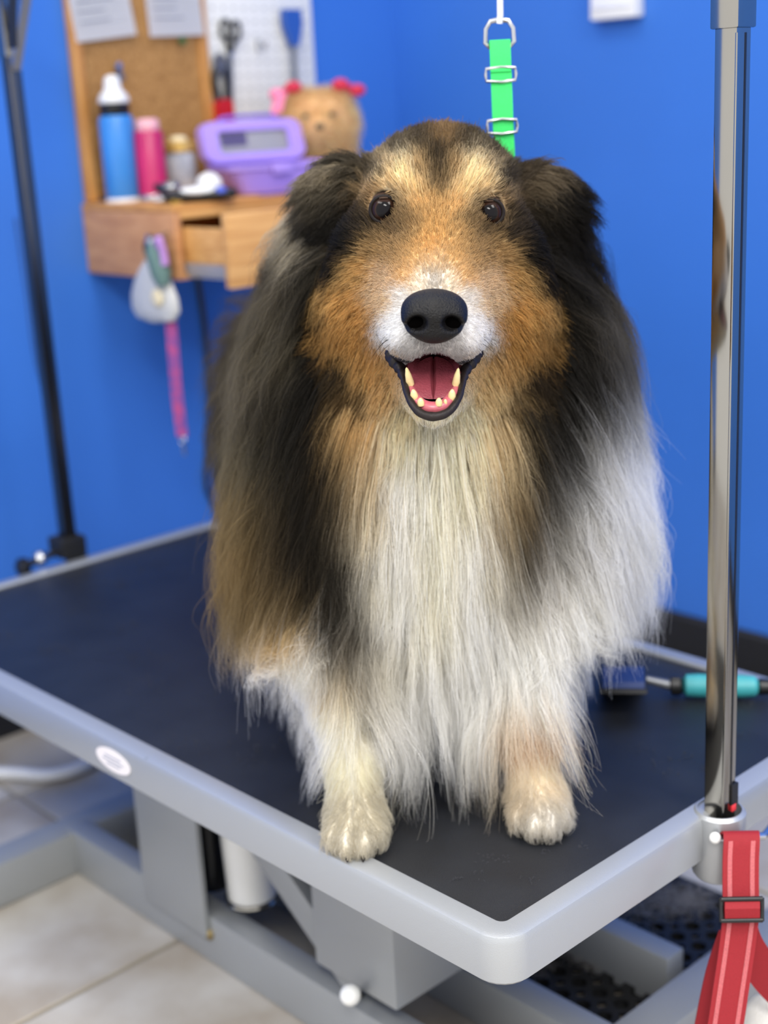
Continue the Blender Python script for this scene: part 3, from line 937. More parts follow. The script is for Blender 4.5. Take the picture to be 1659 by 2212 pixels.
tag(e, 'small yellow comb lying under the hair clipper nose', 'comb')
# navy folded cloth beside the case
e = empty('folded_cloth', (1.01, 1.302, ZC)); e.rotation_euler = (0, 0, math.radians(-75))
for k in range(3):
    prism('fold', [(x * (1 - 0.04 * k), y * (1 - 0.04 * k)) for x, y in rounded_rect(-0.055, 0.055, -0.03, 0.03, 0.012, 4)], 'z', 0.0005 + k * 0.0125, 0.012 + k * 0.0125, 'navy', e, 0.003)
tag(e, 'navy blue folded cloth at the right of the lilac case', 'cloth')
e = empty('blue_card', (0.855, 1.2855, ZC))
e.rotation_euler = (0, 0, math.radians(-8))
ellip('white_ball', (0.055, 0.0, 0.0125), (0.012, 0.012, 0.012), 'whitep', e)
prism('card', rounded_rect(-0.05, 0.05, -0.014, 0.014, 0.004, 3), 'z', 0.0005, 0.003, mat('violet_blue_card', (66, 62, 170), 0.4), e)
tag(e, 'blue card with a white bead lying in front of the navy cloth', 'card')


# fluffy toy dog on the cabinet
toy = empty('plush_dog', (1.068, 1.42, ZC)); toy.rotation_euler = (0, 0, math.radians(-40))
tag(toy, 'fluffy orange plush dog with red and pink bows, on the cabinet', 'plush toy')
tf = Field((-0.13, -0.13, -0.01), (0.13, 0.13, 0.22), 0.005)
tf.add('e', (0, 0.012, 0.048), (0.062, 0.055, 0.048), k=0.02)
tf.add('e', (0, 0, 0.118), (0.068, 0.062, 0.060), k=0.03)
tf.add('e', (0, -0.055, 0.108), (0.024, 0.022, 0.020), k=0.02)
for s_ in (-1, 1):
    tf.add('e', (s_ * 0.045, 0.0, 0.168), (0.018, 0.012, 0.020), k=0.015)
    tf.add('e', (s_ * 0.03, -0.035, 0.014), (0.02, 0.026, 0.014), k=0.015)
TV, TQ = tf.mesh()
tb = mesh_from('body', TV, TQ, 'toyskin', toy)
tri = np.concatenate([TQ[:, [0, 1, 2]], TQ[:, [0, 2, 3]]])
ta = np.linalg.norm(np.cross(TV[tri[:, 1]] - TV[tri[:, 0]], TV[tri[:, 2]] - TV[tri[:, 0]]), axis=1)
cs = np.cumsum(ta) / ta.sum()
ti = np.searchsorted(cs, rng.random(9000)).clip(0, len(tri) - 1)
bw = rng.dirichlet((1, 1, 1), 9000)
RT = (TV[tri[ti]] * bw[:, :, None]).sum(1).astype(np.float32)
gt = tf.grad(RT)
dT = gt + np.array([0, 0, -0.25]) + rng.normal(0, 0.25, RT.shape)
dT /= np.linalg.norm(dT, axis=1, keepdims=True)
PT = RT[:, None] + dT[:, None] * (np.linspace(0, 1, 4)[None, :, None] * rng.uniform(0.012, 0.026, (9000, 1, 1))) + np.array([0, 0, -0.006]) * np.linspace(0, 1, 4)[None, :, None] ** 2
PT[:, :, 2] = np.maximum(PT[:, :, 2], 0.001)
ct = np.array(lin((252, 216, 168))) * np.exp(rng.normal(0, 0.15, (9000, 1))) * np.ones((9000, 3))
curves_obj('plush_pile', PT, np.tile(np.linspace(0.0006, 0.0002, 4), (9000, 1)), np.clip(ct, 0, 0.9), 'fur', toy)
ellip('nose', (0, -0.078, 0.114), (0.009, 0.006, 0.007), 'blackp', toy)
for s_ in (-1, 1):
    ellip('eye', (s_ * 0.026, -0.060, 0.134), (0.006, 0.005, 0.006), 'blackp', toy)
    for s2 in (-1, 1):
        ellip('bow_loop', (s_ * 0.062 + s2 * 0.016, -0.02, 0.184 - s2 * s_ * 0.006), (0.017, 0.008, 0.012), 'bowred' if (s_ > 0 or s2 > 0) else 'bowpink', toy, 16, 10)
    ellip('bow_knot', (s_ * 0.062, -0.024, 0.184), (0.006, 0.007, 0.007), 'bowred', toy, 12, 8)
ribbon('bow_tail', [(-0.07, -0.026, 0.18), (-0.078, -0.03, 0.162), (-0.082, -0.034, 0.142)], Vector((0.012, -0.004, 0.003)), 0.0015, 'bowpink', toy)

# ------------------------------------------------------------------ things hanging from the cabinet side
e = empty('hanging_pouch', (0.578, 1.325, TT + 0.372))
bm = bmesh.new()
prof = [(0.0, 0.004), (0.022, 0.0), (0.05, 0.006), (0.062, 0.022), (0.060, 0.045), (0.048, 0.07), (0.032, 0.09), (0.018, 0.104), (0.012, 0.108)]
rings_ = []
for r_, z_ in prof[1:]:
    rings_.append([bm.verts.new((0.016 * (r_ / 0.062) ** 0.6 * math.cos(a) * (1.0), r_ * 1.15 * math.sin(a), z_)) for a in [2 * PI * i / 26 for i in range(26)]])
for a, b in zip(rings_, rings_[1:]):
    for i in range(26): bm.faces.new((a[i], a[(i + 1) % 26], b[(i + 1) % 26], b[i]))
bm.faces.new(rings_[0][::-1]); bm.faces.new(rings_[-1])
fin('bag', bm, 'pouch', e, True)
ellip('badge', (-0.017, -0.032, 0.046), (0.004, 0.016, 0.016), 'cream', e)
tube('cord_loop', spline([(0, 0.0, 0.105), (-0.002, 0.01, 0.13), (0.006, 0.004, 0.148), (0.0, -0.012, 0.13), (0, 0.0, 0.105)], 5), 0.0045, 'blackp', e, 8)
lathe('hook', [(0.003, 0.0), (0.003, 0.014), (0.006, 0.016), (0.0, 0.017)], 'steel', e, 10, (0.0145, 0.002, 0.147), (-1, 0, 0))
tag(e, 'grey white rounded pouch hanging from the side of the cabinet', 'pouch')
e = empty('bristle_brush', (0.566, 1.285, TT + 0.445))
tube('bristle_head', [(0, 0.010, 0.066), (0, 0.006, 0.05), (0, -0.006, 0.015), (0, -0.010, -0.005)], [0.012, 0.018, 0.018, 0.011], 'tealbrist', e, 14)
tube('clip', spline([(0.0, -0.004, 0.062), (-0.004, -0.014, 0.075), (0.0, -0.018, 0.05), (0, -0.02, 0.03)], 5), 0.007, 'lilac', e, 10)
lathe('ferrule', [(0.010, 0), (0.012, 0.003), (0.012, 0.012), (0.008, 0.015)], 'steel', e, 14, (0, 0.011, 0.062), (0, 0.2, 1))
tube('hook', [(0.0, -0.004, 0.078), (0.02, -0.002, 0.082), (0.0266, 0, 0.082)], 0.002, 'steel', e, 8)
tag(e, 'grey green brush with a lilac clip hung over the pouch', 'brush')
e = empty('pink_lead', (0.590, 1.285, TT + 0.165))
ribbon('strap', [Vector(p) for p in spline([(-0.018, 0, 0.285), (-0.008, 0.003, 0.23), (-0.006, 0.006, 0.15), (-0.004, 0.010, 0.08), (0.0, 0.012, 0.0)], 5)], Vector((0.006, -0.008, 0)), 0.003, 'pinklead', e)
tube('end_ring', [(0.0, 0.012 + 0.008 * math.cos(a), -0.008 + 0.008 * math.sin(a)) for a in [2 * PI * i / 16 for i in range(16)]], 0.002, 'steel', e, 8, True)
tube('snap_hook', [(0.0, 0.011, -0.016), (0.0, 0.010, -0.035)], 0.003, 'steel', e, 8)
tag(e, 'pink patterned lead hanging down below the pouch', 'lead')
o = tube('power_cord', [Vector(p) + Vector((0, 0, TT)) for p in spline([(0.835, W1 - 0.005, 0.446), (0.845, W1 - 0.006, 0.32), (0.842, W1 - 0.006, 0.18), (0.825, W1 - 0.006, 0.06), (0.815, W1 - 0.006, -0.02), (0.84, W1 - 0.008, -0.12), (0.85, W1 - 0.02, -0.39)], 6)], 0.005, 'blackp', None, 8)
tag(o, 'black cord running down the left wall under the cabinet', 'cord')
o = tube('thin_wire', [Vector(p) + Vector((0, 0, TT)) for p in spline([(0.453, W1 - 0.003, 0.56), (0.457, W1 - 0.003, 0.42), (0.457, W1 - 0.003, 0.33), (0.468, W1 - 0.003, 0.25), (0.49, W1 - 0.003, 0.215)], 6)], 0.0022, mat('grey_blue_wire', (48, 92, 160), 0.5), None, 8)
tag(o, 'thin blue grey wire on the wall by the left post', 'wire')

# white control box on the right wall
e = empty('wall_control_box', (W2, 0.943, TT + 0.852))
box('housing', -0.03, -0.0005, -0.052, 0.052, 0.0, 0.14, 'whitep', e, 0.005)
box('face_plate', -0.0325, -0.0305, -0.045, 0.045, 0.02, 0.13, 'paper', e, 0.001)
ellip('indicator', (-0.033, -0.01, 0.052), (0.002, 0.006, 0.006), 'brass', e)
tag(e, 'white control box on the blue wall near the right post', 'control box')

# ------------------------------------------------------------------ slicker brush on the table
br = empty('slicker_brush', (0.512, 0.178, TT)); br.rotation_euler = (0, 0, math.atan2(-0.098, 0.075))
tag(br, 'slicker brush with teal handle lying on the table', 'brush')
lathe('grip', [(0.008, 0.0), (0.0135, 0.004), (0.0145, 0.02), (0.0125, 0.05), (0.0142, 0.070), (0.0125, 0.086), (0.008, 0.090)], 'teal', br, 22, (0.012, 0, 0.0155), (1, 0, 0))
lathe('collar', [(0.007, 0.0), (0.0125, 0.002), (0.0125, 0.012), (0.009, 0.0155)], 'blackp', br, 20, (-0.0035, 0, 0.0155), (1, 0, 0))
lathe('end_cap', [(0.0085, 0.0), (0.0105, 0.002), (0.0095, 0.014), (0.004, 0.018), (0.0, 0.0185)], 'blackp', br, 20, (0.1018, 0, 0.0155), (1, 0, 0))
tube('neck', [(-0.003, 0, 0.0155), (-0.03, 0, 0.022), (-0.05, 0, 0.026)], [0.0065, 0.005, 0.006], 'toolgrey', br, 12)
bm = bmesh.new()
nn = 12
for zoff in (0,):
    rows = []
    for i in range(nn + 1):
        t = -1 + 2 * i / nn
        y = t * 0.058
        z = 0.034 - 0.020 * t * t
        rows.append([bm.verts.new((-0.085, y, z)), bm.verts.new((-0.035, y, z + 0.001)), bm.verts.new((-0.035, y, z - 0.008)), bm.verts.new((-0.085, y, z - 0.009))])
    for a, b in zip(rows, rows[1:]):
        for k in range(4): bm.faces.new((a[k], a[(k + 1) % 4], b[(k + 1) % 4], b[k]))
    bm.faces.new(rows[0][::-1]); bm.faces.new(rows[-1])
HR = Matrix.Translation((0, 0, 0.030)) @ Matrix.Rotation(math.radians(-24), 4, 'X') @ Matrix.Translation((0, 0, -0.026))
bmesh.ops.transform(bm, matrix=HR, verts=bm.verts[:])
fin('pad', bm, 'bluepad', br, True, 0.001)
bm = bmesh.new()
rows = []
for i in range(nn + 1):
    t = -1 + 2 * i / nn
    y = t * 0.061; z = 0.0255 - 0.020 * t * t
    rows.append([bm.verts.new((-0.088, y, z)), bm.verts.new((-0.032, y, z)), bm.verts.new((-0.032, y, z - 0.005)), bm.verts.new((-0.088, y, z - 0.005))])
for a, b in zip(rows, rows[1:]):
    for k in range(4): bm.faces.new((a[k], a[(k + 1) % 4], b[(k + 1) % 4], b[k]))
bm.faces.new(rows[0][::-1]); bm.faces.new(rows[-1])
bmesh.ops.transform(bm, matrix=HR, verts=bm.verts[:])
fin('backing', bm, 'rubber', br, True, 0.001)
bm = bmesh.new()
for i in range(16):
    for j in range(8):
        t = -0.95 + 1.9 * i / 15; y = t * 0.058; z = 0.0215 - 0.020 * t * t; x = -0.083 + j * 0.0066
        if z - 0.012 < 0.0005: zb = max(0.0006, z - 0.012)
        else: zb = z - 0.012
        if z - zb > 0.001: bx(bm, x - 0.0004, x + 0.0004, y - 0.0004, y + 0.0004, zb, z)
bmesh.ops.transform(bm, matrix=HR, verts=bm.verts[:])
for v in bm.verts: v.co.z = max(v.co.z, 0.0006)
fin('wire_pins', bm, 'toolgrey', br)['kind'] = 'stuff'

# ------------------------------------------------------------------ red strap hanging at the table end
rd = empty('red_strap', (0.385, -0.075, TT - 0.02))
tag(rd, 'red webbing strap with black slide buckle hanging at the table end', 'strap')


def rp(px, py, dep):
    d = CAM_R * (px - 829.5) / FPX * dep - CAM_U * (py - 1106) / FPX * dep - CAM_B * dep
    return Vector(CAM_POS + d)


ctr = [(1590, 1806, 1.415), (1600, 1797, 1.40), (1602, 1815, 1.392), (1600, 1860, 1.39), (1600, 1930, 1.388), (1602, 1962, 1.384), (1598, 2000, 1.388), (1590, 2060, 1.39), (1578, 2140, 1.39), (1566, 2220, 1.39), (1548, 2330, 1.39)]
wv = Vector((0.722, -0.688, -0.03)).normalized()
C_ = [rp(*c) - rd.location for c in ctr]
ribbon('webbing', spline(C_, 5), wv * 0.0180, 0.0025, 'red', rd)
nrm = Vector((-0.64, -0.70, 0.05)).normalized()
for s in (-1, 1):
    ribbon('stitched_stripe', [p + wv * 0.0112 * s + nrm * 0.0016 for p in spline(C_[2:], 5)], wv * 0.0022, 0.0006, 'stitch', rd)
ribbon('tail', spline([rp(1608, 1990, 1.41) - rd.location, rp(1625, 2060, 1.42) - rd.location, rp(1670, 2120, 1.43) - rd.location, rp(1740, 2180, 1.44) - rd.location], 5), Vector((0.006, -0.006, 0.02)), 0.0025, 'red', rd)
ribbon('inner_loop', spline([rp(1590, 2010, 1.41) - rd.location, rp(1560, 2100, 1.425) - rd.location, rp(1535, 2220, 1.43) - rd.location, rp(1520, 2300, 1.43) - rd.location], 5), wv * 0.017, 0.0025, 'red', rd)
ribbon('keeper_fold', [rp(1603, 1948, 1.378) - rd.location, rp(1603, 1962, 1.375) - rd.location, rp(1603, 1982, 1.378) - rd.location], wv * 0.0172, 0.004, 'red', rd)
for yy in (1942, 1988):
    tube('buckle_bar', [rp(1602, yy, 1.377) - wv * 0.0205 - rd.location, rp(1602, yy, 1.377) + wv * 0.0205 - rd.location], 0.0026, 'blackp', rd, 10)
for s in (-1, 1):
    tube('buckle_side', [rp(1602, 1940, 1.378) + wv * 0.0200 * s - rd.location, rp(1602, 1990, 1.378) + wv * 0.0200 * s - rd.location], 0.0024, 'blackp', rd, 10)
hk = empty('strap_hook', (0.40, -0.03, TT - 0.02))
a_ = rp(1545, 1810, 1.405); b_ = rp(1650, 1806, 1.43)
tube('rod', [a_ - hk.location, b_ - hk.location], 0.0042, 'steel', hk, 12)
ellip('tip', a_ - hk.location, (0.006, 0.006, 0.006), 'whitep', hk)
c_ = Vector((0.436, -0.037, TT - 0.03)) - hk.location
tube('stem', [b_ - hk.location, Vector((0.436, -0.045, TT - 0.02)) - hk.location, Vector((0.436, -0.0285, TT - 0.02)) - hk.location], 0.0042, 'steel', hk, 12)
tag(hk, 'steel hook with white tip holding the red strap', 'hook')
e = empty('black_bracket', (0.475, -0.0285, TT - 0.075))
box('plate', -0.035, 0.035, -0.008, -0.0005, 0.0, 0.07, 'blackp', e, 0.002)
box('grey_face', -0.022, 0.03, -0.0105, -0.0085, 0.012, 0.058, 'steel_dark', e, 0.001)
tag(e, 'black bracket fixed to the table edge right of the hook', 'bracket')
e = empty('white_pad', (0.0, 0.0, 0.0))
pc = rp(1668, 2235, 1.50)
e.location = pc
ellip('fleece', (0, 0, 0), (0.036, 0.036, 0.05), 'towel', e, 28, 18)
tube('seam', [(0.0362 * math.cos(a), 0.0362 * math.sin(a), -0.004) for a in [2 * PI * i / 32 for i in range(32)]], 0.0025, 'towel', e, 8, True)
ribbon('red_hanger', [rp(1690, 2090, 1.47) - pc, rp(1680, 2150, 1.48) - pc, Vector((0, 0, 0.045))], wv * 0.008, 0.0025, 'red', e)
tag(e, 'white fleece pad hanging behind the red strap', 'pad')

# ------------------------------------------------------------------ perforated rubber mat on the floor
def perforated():
    bm = bmesh.new()
    P_, R_, T_ = 0.034, 0.0105, 0.012
    nx, ny = 11, 18
    S = 12
    for i in range(nx):
        for j in range(ny):
            cx_, cy_ = (i + 0.5) * P_, (j + 0.5) * P_
            sq, cr, crb = [], [], []
            for k in range(S):
                a = 2 * PI * k / S
                c, s = math.cos(a), math.sin(a)
                q = max(abs(c), abs(s))
                sq.append(bm.verts.new((cx_ + c / q * P_ / 2, cy_ + s / q * P_ / 2, T_)))
                cr.append(bm.verts.new((cx_ + c * R_, cy_ + s * R_, T_)))
                crb.append(bm.verts.new((cx_ + c * R_, cy_ + s * R_, 0.001)))
            for k in range(S):
                l = (k + 1) % S
                bm.faces.new((sq[k], sq[l], cr[l], cr[k]))
                bm.faces.new((cr[k], cr[l], crb[l], crb[k]))
            bm.faces.new(crb)
    bmesh.ops.remove_doubles(bm, verts=bm.verts[:], dist=0.0003)
    w, l = nx * P_, ny * P_
    for (x0, x1, y0, y1) in ((-0.012, 0.0, -0.012, l + 0.012), (w, w + 0.012, -0.012, l + 0.012), (0, w, -0.012, 0), (0, w, l, l + 0.012)):
        bx(bm, x0, x1, y0, y1, 0.0005, T_)
    return bm


o = fin('drainage_mat', perforated(), 'rubber', None, True)
o.location = (0.325, 0.13, 0.0005)
tag(o, 'black perforated rubber mat on the floor under the table', 'mat')

# white hose on the floor at the left
o = tube('white_hose', spline([(0.02, 1.62 - 0.12, 0.0125), (0.14, 1.46, 0.0125), (0.215, 1.375, 0.0125), (0.262, 1.312, 0.0125), (0.33, 1.305, 0.0125), (0.42, 1.36, 0.0125), (0.5, 1.43, 0.0125)], 8), 0.0115, 'cable_w', None, 14)
tag(o, 'white hose lying curved on the floor tiles beyond the table', 'hose')

# ------------------------------------------------------------------ the dog
DOG_O = np.array([0.10, 0.165, TT]); DOG_RZ = math.radians(-43.42)
DU = np.array([math.cos(DOG_RZ), math.sin(DOG_RZ), 0]); DW = np.array([-math.sin(DOG_RZ), math.cos(DOG_RZ), 0])
dog = empty('collie_dog', tuple(DOG_O), DOG_RZ)
tag(dog, 'long haired sable and white collie standing with open mouth', 'dog')


def D(px, py, dep):
    """a point of the dog (u right, w back, z up) from its front-view measure and its distance"""
    v = CAM_POS + CAM_R * (px - 829.5) / FPX * dep - CAM_U * (py - 1106) / FPX * dep - CAM_B * dep - DOG_O
    return np.array([v @ DU, v @ DW, v[2]])


NOSE = D(938, 690, 1.168)
EYE_L, EYE_R = D(832, 452, 1.318), D(1055, 459, 1.318)
ER = 0.0150
body = Field((-0.43, -0.17, -0.02), (0.36, 0.97, 0.74), 0.0034)
# trunk
body.add('e', (-0.01, 0.29, 0.345), (0.140, 0.23, 0.160), k=0.02)
body.add('e', (-0.005, 0.165, 0.33), (0.125, 0.10, 0.155), k=0.05)
for s in (-1, 1):
    body.add('e', (0.012 + s * 0.118, 0.19, 0.30), (0.060, 0.095, 0.135), k=0.05)
body.add('e', (0.0, 0.125, 0.225), (0.085, 0.075, 0.075), k=0.05)
body.add('c', (-0.03, 0.34, 0.37), (-0.115, 0.60, 0.375), 0.135, 0.122, k=0.06)
for s in (-1, 1):
    c = -0.12
    body.add('e', (c + s * 0.085, 0.63, 0.29), (0.06, 0.10, 0.13), k=0.05)
    body.add('c', (c + s * 0.09, 0.64, 0.22), (c + s * 0.092, 0.72, 0.13), 0.05, 0.03, k=0.03)
    body.add('c', (c + s * 0.092, 0.72, 0.13), (c + s * 0.092, 0.69, 0.03), 0.028, 0.024, k=0.02)
    body.add('e', (c + s * 0.092, 0.665, 0.021), (0.028, 0.045, 0.021), k=0.02)
body.add('c', (-0.15, 0.76, 0.38), (-0.17, 0.86, 0.24), 0.035, 0.028, k=0.04)
body.add('c', (-0.17, 0.86, 0.24), (-0.18, 0.88, 0.14), 0.028, 0.02, k=0.03)
# neck and ruff base
body.add('c', D(950, 560, 1.50), (-0.002, 0.23, 0.40), 0.082, 0.135, k=0.06)
body.add('e', D(945, 860, 1.46), (0.095, 0.08, 0.09), k=0.06)
for c_, r_ in (((-0.074, 0.225, 0.545), (0.050, 0.070, 0.075)), ((0.112, 0.22, 0.535), (0.050, 0.070, 0.080)), ((-0.080, 0.215, 0.49), (0.052, 0.075, 0.085)), ((0.108, 0.21, 0.47), (0.050, 0.075, 0.09)), ((-0.095, 0.21, 0.42), (0.060, 0.09, 0.10)), ((0.118, 0.21, 0.41), (0.062, 0.09, 0.10))):
    body.add('e', c_, r_, k=0.05)
# front legs
LEGS = []
for s, paw, wrist, elbow, sh in ((-1, (-0.094, -0.026), (-0.094, 0.004), (-0.125, 0.075), (-0.125, 0.15)), (1, (0.093, -0.006), (0.088, 0.022), (0.105, 0.085), (0.125, 0.16))):
    body.add('c', (sh[0], sh[1], 0.27), (elbow[0], elbow[1] + 0.02, 0.17), 0.06, 0.042, k=0.05)
    body.add('c', (elbow[0], elbow[1] + 0.02, 0.17), (wrist[0], wrist[1] + 0.012, 0.075), 0.040, 0.024, k=0.03)
    body.add('c', (wrist[0], wrist[1] + 0.012, 0.075), (paw[0], paw[1] + 0.02, 0.03), 0.023, 0.024, k=0.02)
    body.add('e', (paw[0], paw[1] + 0.004, 0.0225), (0.030, 0.036, 0.0215), k=0.015)
    for t, (du, dw) in enumerate(((-0.0215, -0.016), (-0.008, -0.030), (0.0075, -0.031), (0.0215, -0.017))):
        body.add('e', (paw[0] + du, paw[1] + dw, 0.0165), (0.0095, 0.017, 0.0155), k=0.006)
    LEGS.append((paw, wrist, elbow))
# head
HEAD = [
    ('e', D(952, 428, 1.410), (0.075, 0.080, 0.068), 0.03),
    ('e', D(952, 490, 1.46), (0.078, 0.065, 0.075), 0.03),
    ('e', D(945, 432, 1.350), (0.060, 0.048, 0.052), 0.03),
    ('c', D(944, 478, 1.330), D(938, 640, 1.235), 0.044, 0.0385, 0.02),
    ('c', D(938, 640, 1.235), D(938, 693, 1.208), 0.0375, 0.0285, 0.015),
    ('e', D(897, 716, 1.225), (0.0265, 0.038, 0.0240), 0.012),
    ('e', D(983, 716, 1.225), (0.0265, 0.038, 0.0240), 0.012),
    ('e', D(862, 405, 1.325), (0.024, 0.020, 0.017), 0.02),
    ('e', D(1033, 411, 1.325), (0.024, 0.020, 0.017), 0.02),
    ('e', D(818, 540, 1.362), (0.040, 0.050, 0.040), 0.03),
    ('e', D(1078, 546, 1.362), (0.040, 0.050, 0.040), 0.03),
    ('c', D(880, 560, 1.335), D(890, 690, 1.250), 0.031, 0.024, 0.03),
    ('c', D(1010, 565, 1.335), D(988, 692, 1.250), 0.031, 0.024, 0.03),
    ('e', D(872, 690, 1.315), (0.032, 0.045, 0.036), 0.035),
    ('e', D(1012, 694, 1.315), (0.032, 0.045, 0.036), 0.035),
    ('e', D(815, 660, 1.385), (0.050, 0.060, 0.060), 0.03),
    ('e', D(1068, 664, 1.385), (0.050, 0.060, 0.060), 0.03),
    ('c', D(940, 805, 1.33), D(935, 874, 1.216), 0.040, 0.0180, 0.02),
    ('e', D(940, 800, 1.42), (0.085, 0.065, 0.075), 0.04),
]
EARS = [
    ('e', D(765, 412, 1.435), (0.042, 0.024, 0.030), 0.02),
    ('e', D(728, 432, 1.452), (0.022, 0.018, 0.034), 0.02),
    ('e', D(1138, 425, 1.435), (0.042, 0.024, 0.030), 0.02),
    ('e', D(1186, 462, 1.452), (0.024, 0.018, 0.036), 0.02),
]
headF = Field((-0.16, -0.16, 0.36), (0.22, 0.30, 0.74), 0.008)
earF = Field((-0.16, -0.16, 0.36), (0.22, 0.30, 0.74), 0.008)
for h_ in HEAD:
    body.add(h_[0], *h_[1:-1], k=h_[-1]); headF.add(h_[0], *h_[1:-1], k=h_[-1])
for h_ in EARS:
    body.add(h_[0], *h_[1:-1], k=h_[-1]); earF.add(h_[0], *h_[1:-1], k=h_[-1])
CAV_A, CAV_B, CAV_R = D(936, 829, 1.150), D(940, 812, 1.315), 0.0225
body.add('c', CAV_A, CAV_B, CAV_R, CAV_R, k=0.006, sub=True)
for e_ in (EYE_L, EYE_R):
    body.add('e', e_ + np.array([0, -0.004, 0]), (ER + 0.0012, ER + 0.0012, ER + 0.0008), k=0.008, sub=True)
BV, BQ = body.mesh()

# coat markings, muzzle top and paws darkened against strong top light: seed colours over the dog, blended softly (x, y measured on the front view, distance, sRGB, softness)
W_ = (244, 240, 232); CR = (240, 230, 208); TN = (206, 146, 82); LTN = (228, 184, 126); OR = (214, 150, 78)
K_ = (36, 33, 30); DK = (58, 51, 44); GB = (124, 108, 86)
FACE = [
    (938, 600, (178, 173, 168)), (938, 575, (184, 158, 134)), (938, 560, (214, 172, 128)), (905, 610, (224, 208, 190)), (972, 612, (224, 206, 186)),  # top of the muzzle greyed in colour to offset overhead light
    (852, 690, (226, 224, 222)), (1028, 694, (224, 220, 218)), (864, 640, (222, 216, 211)), (1014, 644, (220, 212, 205)), (845, 730, (240, 238, 236)), (1034, 734, (238, 234, 232)), (930, 750, (176, 170, 168)), (880, 750, (186, 182, 180)), (985, 752, (184, 178, 176)),
    (930, 525, TN), (890, 545, (200, 150, 94)), (985, 545, (200, 150, 94)), (940, 480, (206, 152, 90)), (890, 470, (170, 124, 78)), (876, 468, (130, 98, 66)), (1016, 472, (130, 98, 66)), (1005, 490, (198, 148, 92)),
    (870, 590, (206, 156, 104)), (1010, 590, (206, 156, 104)),
    (938, 432, (196, 146, 90)), (950, 385, (120, 92, 64)), (948, 350, (74, 60, 48)), (946, 320, (70, 58, 46)),
    (866, 350, (255, 232, 190)), (872, 372, (255, 228, 184)), (885, 398, (248, 208, 154)), (1026, 356, (255, 232, 190)), (1022, 380, (255, 228, 184)), (1008, 404, (248, 208, 154)), (848, 365, (250, 220, 174)), (1046, 372, (250, 220, 174)), (905, 350, (190, 146, 98)), (985, 355, (190, 146, 98)),
    (855, 410, (150, 122, 92)), (1040, 416, (150, 122, 92)), (906, 430, (216, 164, 104)), (985, 436, (216, 164, 104)),
    (960, 285, (150, 110, 72)), (905, 298, (92, 76, 58)), (1010, 298, (92, 76, 58)), (850, 320, (70, 60, 48)), (1070, 325, (70, 60, 48)),
    (806, 360, (62, 53, 44)), (1095, 375, (62, 53, 44)), (780, 440, (48, 42, 36)), (1110, 450, (48, 42, 36)), (800, 425, (210, 160, 110)), (1085, 440, (214, 166, 120)),
    (785, 485, (60, 50, 42)), (1108, 500, (56, 46, 40)), (838, 490, (110, 84, 60)), (1056, 496, (110, 84, 60)), (838, 515, (176, 132, 86)), (1056, 522, (176, 132, 86)), (858, 545, (186, 140, 92)), (1034, 550, (186, 140, 92)), (800, 530, (176, 132, 84)), (1090, 540, (176, 130, 82)),
    (770, 590, (206, 152, 88)), (1125, 600, (200, 146, 84)), (725, 665, OR), (1158, 685, OR), (770, 680, (208, 144, 74)), (1110, 690, (204, 140, 70)), (760, 740, (206, 142, 72)), (1130, 750, (200, 138, 70)),
    (820, 600, (216, 178, 142)), (1060, 610, (216, 178, 142)), (815, 650, (220, 184, 146)), (1068, 655, (220, 184, 146)),
    (790, 800, (212, 152, 86)), (1090, 800, (206, 154, 96)), (830, 790, (214, 160, 100)), (1050, 800, (226, 184, 132)), (830, 850, (222, 174, 118)), (1060, 850, (228, 194, 146)), (740, 520, K_), (1160, 560, K_), (690, 585, K_), (1208, 615, K_), (662, 680, K_), (668, 765, K_), (708, 655, (206, 146, 78)), (1176, 685, (204, 144, 78)), (715, 730, (190, 128, 64)), (1168, 750, (186, 126, 64)), (720, 820, (70, 56, 42)), (750, 860, (110, 80, 50)), (1222, 705, K_), (1212, 785, K_), (1165, 840, (60, 48, 38)), (1130, 870, (130, 100, 66)), (660, 600, K_), (640, 760, K_), (1250, 640, K_), (1250, 780, K_), (835, 345, (200, 168, 128)), (1060, 352, (200, 168, 128)), (840, 380, (240, 200, 148)), (1050, 390, (240, 200, 148)),
    (880, 900, (240, 220, 184)), (1000, 900, (242, 228, 200)), (935, 915, (242, 232, 212)), (900, 850, (214, 190, 160)), (975, 850, (214, 190, 160)),
    (745, 385, (82, 72, 60)), (700, 345, (66, 60, 52)), (690, 375, (150, 132, 108)), (690, 430, (90, 80, 67)), (760, 350, (84, 72, 58)), (720, 470, (50, 46, 42)),
    (1180, 405, (126, 106, 84)), (1140, 370, (84, 69, 56)), (1240, 440, (36, 33, 30)), (1200, 450, (62, 54, 45)), (1240, 500, (38, 34, 30)), (1180, 510, (44, 39, 34)),
]
